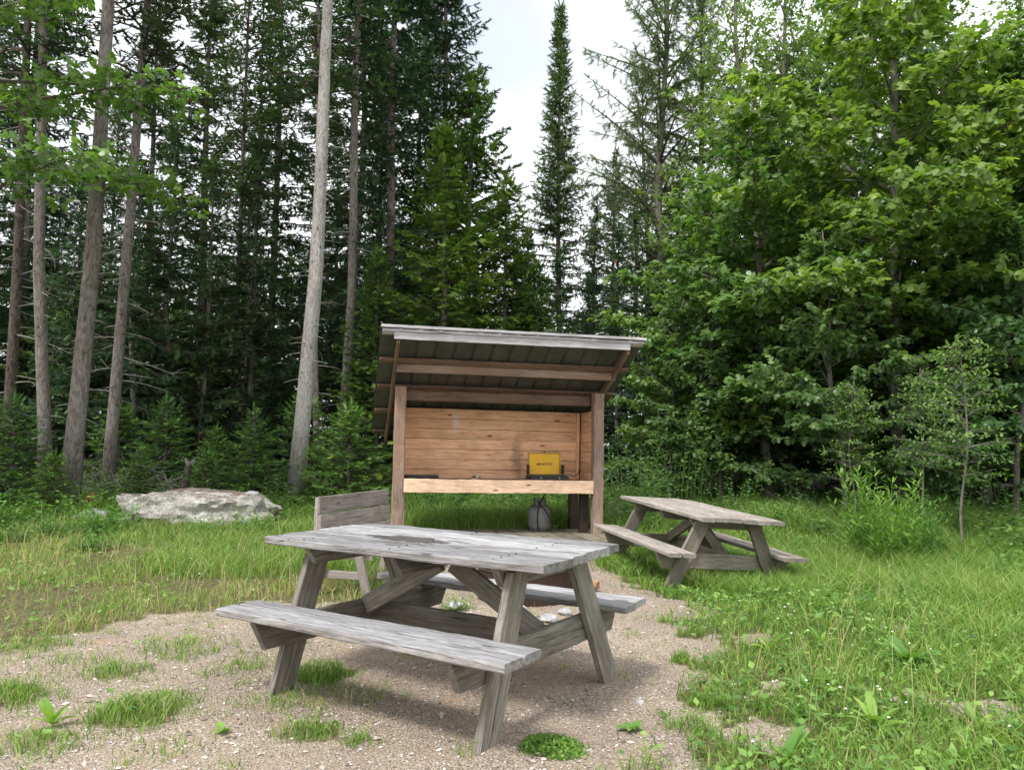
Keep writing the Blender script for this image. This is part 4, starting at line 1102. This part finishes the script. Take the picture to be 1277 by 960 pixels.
for (px_, d, kind, s_) in [(-60, 17, 'd', 1.0), (5, 20, 'c', .8), (60, 24, 'd', 1.2), (115, 22, 'd', 1.0), (165, 25, 'c', .85), (205, 20, 'd', .82), (245, 29, 'c', .9), (290, 26, 'd', 1.2), (335, 22, 'd', .85), (375, 24, 'c', .8), (412, 21, 'd', .9), (455, 26, 'c', .9), (40, 34, 'c', 1.1), (110, 36, 'c', 1.2), (190, 37, 'c', 1.1), (270, 36, 'c', 1.2), (350, 35, 'c', 1.1), (430, 33, 'c', 1.1), (510, 30, 'c', 1.0), (590, 29, 'c', 1.0), (820, 27, 'c', .9), (870, 24, 'c', 1.0), (-120, 30, 'c', 1.1), (-30, 29, 'c', 1.0), (655, 33, 'c', 1.1), (735, 35, 'c', 1.1)]:
    (sp_c if kind == 'c' else sp_d).put('spruce_tree', 'low dark spruce filling the shaded understorey of the wood', 'tree', at(px_, d), d, k * 1.3, s_, GU); k += 1

# ---- young firs along the left edge
yf = Proto(conifer(21, 2.1, .03, 1.15, r0=.035, piece=.10, pairs=6, nl=.34, w=.05, per=7, whorl=.15, leaf='fir', droop=.05, irregular=.22, brstep=.075, candle=True, power=.75, side=.42, wob=.02))
yf2 = Proto(conifer(22, 1.7, .03, 1.0, r0=.03, piece=.10, pairs=6, nl=.34, w=.05, per=7, whorl=.14, leaf='fir', droop=.08, irregular=.3, brstep=.075, candle=True, power=.65, side=.42, wob=.02))
yf.put('young_fir', 'bushy bright young fir with upright tip behind the flat boulder', 'young fir', at(318, 13.6), 13.6, .3, .84)
yf2.put('young_fir', 'young fir between the pale thick trunk and the shelter', 'young fir', at(437, 13.0), 13.0, 1.1, 1.05)
yf2.put('young_fir', 'dark young fir close against the left side of the shelter', 'young fir', at(398, 13.8), 13.8, 3.0, .66)
yf.put('young_fir', 'large young fir at the far left edge of the clearing', 'young fir', at(18, 12.6), 12.6, 2.0, .9)
yf2.put('young_fir', 'small fir right of the large one at the left edge, under the bare trunks', 'young fir', at(72, 12.0), 12.0, 2.6, .58)
yf.put('young_fir', 'low spreading fir left of the dark broken snag', 'young fir', at(178, 13.8), 13.8, .9, .5)
yf2.put('young_fir', 'lowest fir tucked behind the left end of the flat boulder', 'young fir', at(262, 13.0), 13.0, 1.9, .62)
yf.put('young_fir', 'young fir with two pale leader shoots behind the dark broken snag', 'young fir', at(272, 15.2), 15.2, 4.9, .68)
yf2.put('young_fir', 'young fir standing directly behind the brown grey leaning trunk', 'young fir', at(150, 16.2), 16.2, 2.2, 1.1)
yf.put('young_fir', 'young fir half hidden between the snag and the bare trunks', 'young fir', at(208, 15.6), 15.6, 1.2, .95)
yf2.put('young_fir', 'wide young fir right of the pale thick trunk behind the smaller one', 'young fir', at(380, 15.5), 15.5, .2, 1.2)
yf.put('young_fir', 'shaded young fir left of the knotty grey trunks', 'young fir', at(-45, 13.5), 13.5, 4.0, 1.0)

SHR_LEFT = []
# ---- maples and other broadleaves on the right
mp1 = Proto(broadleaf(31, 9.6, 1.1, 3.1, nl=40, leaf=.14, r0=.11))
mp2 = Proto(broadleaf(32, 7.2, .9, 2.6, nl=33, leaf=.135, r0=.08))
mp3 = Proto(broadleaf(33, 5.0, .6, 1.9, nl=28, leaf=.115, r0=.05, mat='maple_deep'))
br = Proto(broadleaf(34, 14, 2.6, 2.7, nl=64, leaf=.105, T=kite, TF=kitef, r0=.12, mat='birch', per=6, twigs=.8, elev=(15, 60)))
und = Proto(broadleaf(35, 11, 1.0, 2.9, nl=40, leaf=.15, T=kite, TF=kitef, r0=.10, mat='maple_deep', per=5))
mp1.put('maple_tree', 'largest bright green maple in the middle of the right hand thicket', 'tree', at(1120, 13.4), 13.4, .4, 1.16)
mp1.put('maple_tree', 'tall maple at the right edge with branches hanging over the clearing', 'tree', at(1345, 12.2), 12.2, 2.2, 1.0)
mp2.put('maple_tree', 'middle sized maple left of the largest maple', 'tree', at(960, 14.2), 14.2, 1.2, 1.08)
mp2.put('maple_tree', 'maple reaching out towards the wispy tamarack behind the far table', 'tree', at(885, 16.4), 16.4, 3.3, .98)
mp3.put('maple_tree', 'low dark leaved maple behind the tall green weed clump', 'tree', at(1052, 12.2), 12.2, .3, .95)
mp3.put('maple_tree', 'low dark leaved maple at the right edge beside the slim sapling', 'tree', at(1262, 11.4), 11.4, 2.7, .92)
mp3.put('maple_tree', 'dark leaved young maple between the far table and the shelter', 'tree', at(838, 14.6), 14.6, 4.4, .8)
mp2.put('maple_tree', 'maple with yellowish leaves right of the largest maple', 'tree', at(1225, 13.8), 13.8, 5.0, 1.22)
br.put('birch_tree', 'tall thin leaved birch above the left side of the right hand thicket', 'tree', at(935, 20), 20, .5, 1.12)
br.put('birch_tree', 'tall birch showing over the largest maple', 'tree', at(1050, 22), 22, 1.9, 1.28)
br.put('birch_tree', 'tall birch showing at the upper right behind the maples', 'tree', at(1180, 19), 19, 3.2, 1.05)
for (px_, d, s_) in [(900, 14.2, .8), (985, 16, .9), (1080, 15.2, .9), (1160, 15, .9), (1240, 15.2, 1.0), (1320, 13.6, 1.0), (1030, 19, 1.0), (1130, 21, 1.0), (1400, 13.5, 1.0), (935, 18, .9), (865, 21, 1.0)]:
    mp3.put('maple_tree', 'low leafy maple in the shade under the right hand thicket', 'tree', at(px_, d), d, k * 1.3, s_, 'low maples in the shade of the right thicket'); k += 1
br.put('birch_tree', 'birch with light airy foliage between the tamarack and the maples', 'tree', at(985, 17.5), 17.5, 4.4, .98)
br.put('birch_tree', 'birch leaning over the right edge behind the hanging maple', 'tree', at(1300, 17.5), 17.5, 5.4, .92)
for (px_, d, s_) in [(30, 26, .8), (110, 33, .95), (195, 27, .7), (250, 34, .9), (310, 23.5, .55), (360, 32, .9), (430, 29, .7), (-60, 30, 1.0), (60, 20, .5), (225, 22, .5), (165, 38, 1.0), (300, 39, 1.0), (500, 34, .9), (580, 33, .8), (660, 30, .6), (720, 33, .6)]:
    und.put('broadleaf_tree', 'green leafy tree glimpsed through the trunks at the back of the left wood', 'tree', at(px_, d), d, k * 1.3, s_, 'leafy trees glimpsed through the left wood'); k += 1
GB = 'shaded broadleaf trees at the back of the right thicket'
for (px_, d, s_) in [(1000, 18, 1.0), (1095, 18.5, 1.25), (1170, 17.5, 1.12), (1290, 17, 1.0), (1390, 16, 1.0), (925, 22, .8), (1060, 25, 1.0), (1230, 24, 1.1), (1370, 22, 1.1), (1480, 19, 1.0)]:
    und.put('broadleaf_tree', 'shaded broadleaf tree at the back of the right hand thicket', 'tree', at(px_, d), d, k * 1.1, s_, GB); k += 1
for (px_, d, s_) in [(880, 19.5, .9), (985, 20, .95), (1110, 16.5, .75), (1210, 20, 1.0), (1300, 15.5, .8), (940, 27, 1.1), (1080, 29, 1.2), (1230, 29, 1.2), (1400, 26, 1.2)]:
    sp_c.put('spruce_tree', 'dark spruce hidden behind the maples of the right hand thicket', 'tree', at(px_, d), d, k * 1.9, s_, 'dark spruces behind the right thicket'); k += 1
# the maple whose boughs hang into the upper left corner
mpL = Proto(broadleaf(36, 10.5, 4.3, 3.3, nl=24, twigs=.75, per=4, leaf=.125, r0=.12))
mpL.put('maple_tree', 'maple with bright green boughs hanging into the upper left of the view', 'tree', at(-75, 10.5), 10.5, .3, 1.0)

for px_, d, s_, lab in [(125, 13.2, .6, 'bright leafy shrub in front of the knotty grey trunk'), (205, 13.4, .5, 'bright leafy shrub between the bare trunks and the dark snag'), (255, 14.6, .7, 'leafy shrub behind the dark snag'), (60, 14.5, .8, 'leafy shrub behind the large fir at the left'), (165, 12.8, .42, 'low bright shrub behind the left end of the flat boulder'), (350, 12.9, .5, 'leafy shrub at the foot of the pale thick trunk'), (30, 12.2, .55, 'bright leafy shrub under the large fir at the left edge'), (92, 11.9, .4, 'low shrub hiding the foot of the knotty grey trunk'), (140, 14.4, .7, 'leafy shrub at the foot of the brown grey leaning trunk'), (300, 12.6, .36, 'low bright shrub behind the right end of the flat boulder'), (418, 12.2, .5, 'leafy shrub close left of the shelter')]:
    SHR_LEFT.append((px_, d, s_, lab))
# slim saplings in front of the thicket
sap = Proto(broadleaf(41, 3.0, 1.15, .48, nl=24, leaf=.065, T=oval, TF=oval_f, r0=.016, mat='shrub', per=4, bark='bark_maple', wob=.06, elev=(20, 60)))
sap.put('sapling', 'slim pale stemmed sapling standing alone at the right of the meadow', 'sapling', at(1195, 9.3), 9.3, .3, .92, tilt=(0, .05))
sap.put('sapling', 'short leafy sapling between the tall weed clump and the slim sapling', 'sapling', at(1148, 10.3), 10.3, 2.1, .78)
sap.put('sapling', 'thin sapling left of the tall green weed clump', 'sapling', at(1062, 10.8), 10.8, 4.0, .72)

# ---- shrubs and herbs
def herb(seed, H, Rr, stems, leaf, per=14, T=oval, TF=oval_f, mat='shrub', up=.25, narrow=1.0, spread=.5, bare=.1):
    q = np.random.RandomState(seed); S0, S1, RA, RB, LP, LD, LU = [], [], [], [], [], [], []
    for i in range(stems):
        a_ = q.rand() * 2 * PI; r_ = Rr * q.rand() ** .6 * .6; b = np.array([r_ * math.cos(a_), r_ * math.sin(a_), -.02])
        h = H * q.uniform(.38, 1.12); a2 = a_ + q.normal(0, .6); l = Rr * spread * q.uniform(.2, 1)
        n = 5; s = np.linspace(0, 1, n)
        P = b + np.stack([l * s ** 1.6 * math.cos(a2), l * s ** 1.6 * math.sin(a2), h * s - .12 * h * s ** 3], -1)
        S0 += list(P[:-1]); S1 += list(P[1:]); RA += [.005 * (1 - .15 * k_) for k_ in range(4)]; RB += [.004 * (1 - .2 * k_) for k_ in range(4)]
        for j in range(per):
            u = bare + (1 - bare) * (j + q.rand() * .5) / per
            p = np.array([np.interp(u, s, P[:, k_]) for k_ in range(3)]); la = j * 2.4 + q.normal(0, .4)
            d = np.array([math.cos(la), math.sin(la), up + q.normal(0, .25)]); off = q.uniform(.0, .5) * leaf
            LP.append(p + d * off); LD.append(d); LU.append(np.array([q.normal(0, .3), q.normal(0, .3), 1.]))
    LP, LD, LU = map(np.array, (LP, LD, LU)); n = len(LP); Xf, Yf, Zf = frames(LD, LU)
    sz = leaf * q.uniform(.6, 1.2, n); S = np.stack([sz * narrow, sz, sz], -1)
    cr = Acc(); V, Fs = inst(T, TF, LP, Xf, Yf, Zf, S)
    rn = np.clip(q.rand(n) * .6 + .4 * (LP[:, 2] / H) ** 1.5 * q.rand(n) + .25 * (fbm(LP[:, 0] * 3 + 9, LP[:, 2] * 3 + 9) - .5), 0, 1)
    cr.add(V, Fs, 0, np.repeat(rn, len(T)))
    cr.add(*prisms(S0, S1, np.array(RA), np.array(RB), 3), rnd=.4)
    return None, cr, None, (M[mat],)
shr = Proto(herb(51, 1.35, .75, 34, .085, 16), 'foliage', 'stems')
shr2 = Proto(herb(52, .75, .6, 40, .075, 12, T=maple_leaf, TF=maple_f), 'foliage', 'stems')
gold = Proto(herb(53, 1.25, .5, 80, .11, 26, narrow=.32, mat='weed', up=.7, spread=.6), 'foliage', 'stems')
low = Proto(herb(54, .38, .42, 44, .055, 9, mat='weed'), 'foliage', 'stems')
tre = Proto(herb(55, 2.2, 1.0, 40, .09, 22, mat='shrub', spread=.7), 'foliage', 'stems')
gold.put('weed_clump', 'tall bright green weed clump with narrow leaves right of the far table', 'weeds', at(1098, 8.6), 8.6, 0, .98)
gold.put('weed_clump', 'smaller narrow leaved weed clump right behind the tall one', 'weeds', at(1140, 9.1), 9.1, 2, .72)
tre.put('shrub', 'tallest leafy shrub directly behind the far picnic table', 'shrub', at(845, 13.2), 13.2, 0, .9)
tre.put('shrub', 'leafy shrub touching the right side of the shelter', 'shrub', at(785, 12.2), 12.2, 2.2, .66)
shr.put('shrub', 'leafy shrub behind the left end of the far table', 'shrub', at(805, 11.3), 11.3, 1, .78)
shr.put('shrub', 'rounded shrub behind the right end of the far table', 'shrub', at(915, 12.3), 12.3, 3, .72)
shr.put('shrub', 'shrub in front of the dark hollow under the maples', 'shrub', at(1000, 11.6), 11.6, 4.4, .60)
shr.put('shrub', 'shrub at the base of the slim pale sapling', 'shrub', at(1222, 10.2), 10.2, .2, .74)
shr.put('shrub', 'dense shrub at the right edge beyond the meadow', 'shrub', at(1290, 9.8), 9.8, 2.7, .85)
shr.put('shrub', 'shrub between the weed clumps and the slim sapling', 'shrub', at(1172, 10.6), 10.6, 5.2, .72)
for px_, d, s_, lab in SHR_LEFT: shr.put('shrub', lab, 'shrub', at(px_, d), d, px_ * .7, s_)
shr2.put('shrub', 'low bramble under the counter behind the shelter, left part', 'bramble', at(560, 12.6), 12.6, .2, 1.15)
shr2.put('shrub', 'low bramble behind the shelter and the grey propane tank', 'bramble', at(648, 12.8), 12.8, 2.2, 1.25)
shr2.put('shrub', 'pale green bramble behind the right post of the shelter', 'bramble', at(722, 12.4), 12.4, 4.2, 1.2)
shr2.put('shrub', 'bramble growing right of the shelter behind the far bench', 'bramble', at(792, 10.6), 10.6, 1.2, .7)
shr2.put('shrub', 'wide low bramble in the meadow behind the far table', 'bramble', at(952, 10.8), 10.8, 1.9, .8)
shr2.put('shrub', 'low bramble at the foot of the tall weed clump', 'bramble', at(1035, 10.2), 10.2, 2.9, .85)
shr2.put('shrub', 'low bramble at the right edge of the meadow', 'bramble', at(1262, 8.9), 8.9, 3.9, .95)
shr2.put('shrub', 'low bramble left of the shelter beside the young firs', 'bramble', at(455, 12.0), 12.0, 5.0, .8)
for i_, (x, y, s_) in enumerate([(3.3, 6.2, .8), (4.0, 7.2, 1.0), (3.0, 7.0, .8), (4.6, 6.4, 1.0), (3.9, 5.4, .8), (2.7, 4.9, .6), (5.0, 7.6, 1.2), (2.9, 8.6, 1.0), (3.6, 9.4, 1.1), (4.4, 8.6, 1.2), (3.3, 4.4, .6), (2.5, 6.0, .55), (5.6, 8.6, 1.2), (2.2, 9.2, .9), (1.95, 5.5, .45), (1.6, 4.55, .35)]):
    low.put('low_plant', 'leafy weed rising above the grass of the right meadow', 'plant', x, y, i_ * 1.1, s_, 'leafy weeds in the right meadow')
for i_, (x, y, s_) in enumerate([(-3.0, 8.9, .6), (-4.9, 9.3, .8), (-6.3, 9.8, .9), (-2.4, 9.9, .7), (-7.4, 10.6, 1.1), (-3.3, 10.3, .8), (-5.6, 10.7, 1.0), (-6.8, 11.3, 1.0), (-8.0, 11.8, 1.3)]):
    low.put('low_plant', 'leafy weed in the rough grass of the left lawn', 'plant', x, y, i_ * 1.7, s_, 'leafy weeds in the left lawn')
low.put('low_plant', 'yellow green leafy plant at the left end of the flat boulder', 'plant', at(152, 10.4), 10.4, 0, 1.35)
low.put('low_plant', 'leafy plant in front of the low grey boulder', 'plant', at(85, 10.3), 10.3, 1, 1.0)
low.put('low_plant', 'bright plant at the far left edge under the large fir', 'plant', at(10, 10.8), 10.8, 2, 1.5)
low.put('low_plant', 'leafy plant climbing the right end of the flat boulder', 'plant', at(318, 10.7), 10.7, 3, 1.0)
low.put('low_plant', 'small plant in front of the middle of the flat boulder', 'plant', at(262, 10.45), 10.45, 4, .8)
low.put('low_plant', 'leafy plant between the flat boulder and the left post', 'plant', at(385, 11.2), 11.2, 5, 1.1)
low.put('low_plant', 'plant with broad leaves right under the bare knotty trunks', 'plant', at(110, 11.6), 11.6, 2.5, 1.5)
low.put('low_plant', 'bright green seedling left of the rusty fire ring', 'plant', at(575, 6.15), 6.15, 1.5, .42)
low.put('low_plant', 'bright seedling growing inside the rusty fire ring', 'plant', at(688, 6.75), 6.75, 2.5, .36, z=.16)
low.put('low_plant', 'leafy plant beside the near leg of the far table', 'plant', at(905, 6.75), 6.75, 3.5, .55)
low.put('low_plant', 'leafy plant under the far table bench on the left', 'plant', at(800, 8.0), 8.0, 4.5, .8)
low.put('low_plant', 'leafy patch of weeds behind the deck left of the tank', 'plant', at(600, 11.3), 11.3, .5, 1.2)
low.put('low_plant', 'leafy weeds behind the deck right of the tank', 'plant', at(705, 11.2), 11.2, 1.4, 1.2)

def rosette(seed, n, L, w, arch=.5, mat='weed', el=(25, 70)):
    q = np.random.RandomState(seed); a = Acc()
    for i in range(n):
        az = i * 2.4 + q.normal(0, .3); e0 = R(q.uniform(*el)); l = L * q.uniform(.65, 1.1); m = 7
        s = np.linspace(0, 1, m); e = e0 - arch * 1.8 * s
        hx = np.cumsum(np.r_[0, np.cos(e[:-1])]) * l / (m - 1); hz = np.cumsum(np.r_[0, np.sin(e[:-1])]) * l / (m - 1)
        ww = w * l * np.sin(PI * np.clip(s * .92 + .05, 0, 1)) ** .8 * q.uniform(.8, 1.2) * (1 + .15 * np.sin(s * 25 + i)); ww[:2] *= [.15, .55]
        c = np.stack([hx * math.cos(az), hx * math.sin(az), hz], -1); side = np.array([-math.sin(az), math.cos(az), 0])
        lift = np.abs(ww)[:, None] * np.array([0, 0, .35])
        V = np.concatenate([c - side * ww[:, None] + lift, c, c + side * ww[:, None] + lift])
        i_ = np.arange(m - 1)
        F = np.concatenate([np.stack([i_, i_ + 1, i_ + 1 + m, i_ + m], -1), np.stack([i_ + m, i_ + m + 1, i_ + 1 + 2 * m, i_ + 2 * m], -1)])
        a.add(V, [F], 0, q.uniform(.35, .85))
    return a
def plant(label, x, y, seed, n, L, w, **kw):
    o = rosette(seed, n, L, w, **kw).build('broadleaf_weed', M['weed'], smooth=True); o.location = (x, y, float(gz(x, y))); tag(o, label, 'plant')
plant('upright bright dock plant on the gravel near the lower left corner', -2.03, 3.56, 61, 9, .15, .15, arch=.35)
plant('thistle like plant with pale grey green leaves in the lower right meadow', 1.65, 3.6, 62, 16, .19, .09, arch=.5)
plant('large dark leaved dock plant in the right meadow behind the thistle', 2.30, 4.6, 63, 26, .22, .13, arch=.5)
plant('small dark rosette on the gravel right of the mossy tuft', .54, 3.56, 64, 9, .085, .26, arch=.6)
plant('broad leaved plant at the extreme lower right corner', 2.25, 3.5, 65, 14, .18, .12, arch=.5)
plant('broad leaved plant under the seat of the far table', 1.98, 6.55, 66, 10, .14, .17, arch=.4)
plant('dandelion rosette in the grass left of the large dock plant', 1.75, 4.3, 67, 12, .12, .12, arch=.5)
plant('small weed rosette on the gravel between the two left grass tufts', -1.25, 3.5, 68, 7, .06, .28, arch=.6)
plant('dock plant in the meadow between the thistle and the far table', 2.9, 5.6, 69, 16, .18, .12, arch=.5)
rg = None
for i_, (x, y) in enumerate([(1.25, 3.35), (1.9, 3.3), (1.95, 3.9), (1.55, 4.15), (2.6, 4.0), (2.1, 3.6), (1.35, 3.75), (2.9, 4.5), (2.0, 5.1), (2.5, 5.2), (1.6, 4.9), (3.2, 5.0), (1.5, 5.6), (2.9, 6.1), (3.6, 6.7), (2.45, 3.55), (1.75, 3.15), (1.1, 3.2)]):
    if rg is None:
        rg = rosette(81, 13, .15, .11, arch=.5, el=(20, 75)).build('broadleaf_weed', M['weed'], smooth=True); o = rg
    else:
        o = rg.copy(); C.objects.link(o)
    o.location = (x, y, float(gz(x, y))); o.rotation_euler = (0, 0, i_ * 1.9); o.scale = (.7 + .09 * (i_ % 6),) * 3
    tag(o, 'leafy rosette weed scattered in the lower right grass', 'plant', 'rosette weeds in the right foreground grass')
# mossy green cushion
acc = Acc(); n = 2600; a = rs.rand(n) * 2 * PI; q_ = .125 * rs.rand(n) ** .55 * (.6 + .7 * hashn(a * 1.6, a * 0 + 3.3, 8)) + np.abs(rs.normal(0, .012, n))
x, y = .17 + q_ * np.cos(a) * 1.15, 3.36 + q_ * np.sin(a); 
d = np.stack([rs.normal(0, 1, n), rs.normal(0, 1, n), np.abs(rs.normal(.5, .5, n))], -1)
leafcards(acc, np.stack([x, y, gz(x, y) + .03 * (1 - (q_ / .125) ** 2) * rs.rand(n)], -1), d, np.stack([rs.normal(0, .5, n), rs.normal(0, .5, n), np.ones(n)], -1), rs.uniform(.010, .022, n), rs.rand(n) * .85)
o = acc.build('clover_tuft', M['weed']); tag(o, 'round cushion of small green leaves on the gravel by the front leg', 'plant')

# ---- dead wood
sn = thing('snag', 'dark broken snag standing behind the flat boulder with frayed pale top', 'snag', (at(232, 13.0), 13.0, .1), 0)
a = Acc(); a.add(*tube([(0, 0, -.1), (.02, 0, .3), (.07, 0, .62), (.10, 0, .82)], [.085, .075, .07, .065], 10, .12, 3)); a.build('trunk', M['bark_dark'], sn)
a = Acc(); q = np.random.RandomState(4); n = 12; A_ = q.rand(n) * 2 * PI
a.add(*prisms(np.stack([.10 + .04 * np.cos(A_), .04 * np.sin(A_), np.full(n, .78)], -1), np.stack([.11 + .09 * np.cos(A_), .07 * np.sin(A_), .84 + .08 * q.rand(n)], -1), .022, .006, 4)); a.build('splintered_top', M['deadwood'], sn)
def brush(label, x, y, seed, n, L, z=.0, mat='deadwood'):
    q = np.random.RandomState(seed); S0, S1, RA, RB = [], [], [], []
    for i in range(n):
        p = np.array([q.normal(0, L * .35), q.normal(0, L * .25), q.uniform(0, .25)]); d = unit(np.array([q.normal(0, 1), q.normal(0, .6), q.uniform(-.1, .9)])); l = L * q.uniform(.2, .55); r_ = q.uniform(.004, .012)
        for j in range(4):
            e = p + d * l / 3; S0.append(p); S1.append(e); RA.append(r_ * (1 - j * .22)); RB.append(r_ * (1 - (j + 1) * .22))
            if q.rand() < .7: S0.append(e); S1.append(e + unit(d + q.normal(0, .7, 3)) * l * .4); RA.append(r_ * .5); RB.append(.001)
            p = e; d = unit(d + q.normal(0, .3, 3))
    S0.append(np.array([-L * .5, .0, .08])); S1.append(np.array([L * .5, .05, .16])); RA.append(.02); RB.append(.012)
    a = Acc(); a.add(*prisms(S0, S1, np.array(RA), np.array(RB), 4)); o = a.build('brush_pile', M[mat]); o.location = (x, y, float(gz(x, y)) + z); tag(o, label, 'brush pile')
brush('tangle of grey dead twigs left of the dark broken snag', at(195, 14.5), 14.5, 71, 60, 1.4, .1)
brush('grey dead branches lying between the bare knotty trunks and the snag', at(150, 15.5), 15.5, 72, 50, 1.5, .1)
brush('dead grey twigs in the dark hollow under the maples', at(1050, 12.3), 12.3, 73, 26, 1.0)
brush('dead twigs behind the weeds right of the shelter post', at(765, 11.2), 11.2, 74, 26, .7)
a = Acc(); a.add(*tube([(0, 0, 0), (.12, .02, .10), (.24, 0, .26), (.30, 0, .36)], [.06, .07, .05, .02], 8, .25, 9)); o = a.build('rotten_branch', M['redrot']); o.location = (at(108, 12.4), 12.2, .12); tag(o, 'rotten reddish brown branch stub leaning among weeds at the left', 'branch')
# ------------------------------------------------------------------ sky, sun, camera
sc = bpy.context.scene
w = bpy.data.worlds.new('World'); sc.world = w; w.use_nodes = True
nt = w.node_tree; nt.nodes.clear(); N = nt.nodes.new
SUN_EL, SUN_AZ = R(56), R(215)      # azimuth clockwise from +Y
sky = N('ShaderNodeTexSky'); sky.sky_type = 'NISHITA'; sky.sun_disc = False
sky.sun_elevation = SUN_EL; sky.sun_rotation = SUN_AZ
tc = N('ShaderNodeTexCoord').outputs['Generated']
cl = noise(nt, vmul(nt, tc, (1, 1, 2.2)), 2.1, 5, .55, .3)
dt = N('ShaderNodeVectorMath'); dt.operation = 'DISTANCE'; L_(nt, tc, dt.inputs[0]); dt.inputs[1].default_value = (-.035, .876, .478)
hole = ramp(nt, math_(nt, 'ADD', dt.outputs['Value'], math_(nt, 'MULTIPLY', math_(nt, 'SUBTRACT', cl, .5), .35)), [(.04, (1, 1, 1)), (.20, (0, 0, 0))])
cover = ramp(nt, cl, [(.30, (.72, .72, .72)), (.45, (1, 1, 1))])
cover = mix(nt, cover, (.52, .52, .52), hole)
shade = ramp(nt, noise(nt, vmul(nt, tc, (1, 1, 2.5)), 3.3, 4, .5), [(.3, (8.6, 9.0, 9.5)), (.6, (9.9, 10.1, 10.3))])
skyc = mix(nt, sky.outputs[0], shade, cover)
bg = N('ShaderNodeBackground'); bg.inputs['Strength'].default_value = .10; L_(nt, skyc, bg.inputs[0])
o = N('ShaderNodeOutputWorld'); L_(nt, bg.outputs[0], o.inputs[0])

sd_ = bpy.data.lights.new('sun', 'SUN'); sd_.energy = 2.4; sd_.angle = R(11); sd_.color = (1, .96, .9)
so = bpy.data.objects.new('sun', sd_); C.objects.link(so)
sv = Vector((math.sin(SUN_AZ) * math.cos(SUN_EL), math.cos(SUN_AZ) * math.cos(SUN_EL), math.sin(SUN_EL)))
so.rotation_euler = sv.to_track_quat('Z', 'Y').to_euler(); so.location = sv * 50

cam = bpy.data.cameras.new('camera'); co = bpy.data.objects.new('camera', cam); C.objects.link(co)
pitch, roll = .079, .0094
fw = Vector((0, math.cos(pitch), math.sin(pitch))); up = Vector((0, -math.sin(pitch), math.cos(pitch))); rt = Vector((1, 0, 0))
r2 = rt * math.cos(roll) + up * math.sin(roll); u2 = -rt * math.sin(roll) + up * math.cos(roll)
co.matrix_world = Matrix(((r2.x, u2.x, -fw.x, 0), (r2.y, u2.y, -fw.y, 0), (r2.z, u2.z, -fw.z, 1.2545), (0, 0, 0, 1)))
cam.sensor_width = 36; cam.lens = 968.13 / 1277 * 36; cam.clip_start = .05; cam.clip_end = 2000
sc.camera = co
sc.view_settings.view_transform = 'Standard'; sc.view_settings.look = 'None'
sc.view_settings.exposure = .70; sc.view_settings.gamma = 1; sc.view_settings.use_curve_mapping = False
sc.cycles.max_bounces = 7; sc.cycles.diffuse_bounces = 4; sc.cycles.glossy_bounces = 2; sc.cycles.transmission_bounces = 3; sc.cycles.transparent_max_bounces = 4
sc.cycles.use_denoising = True
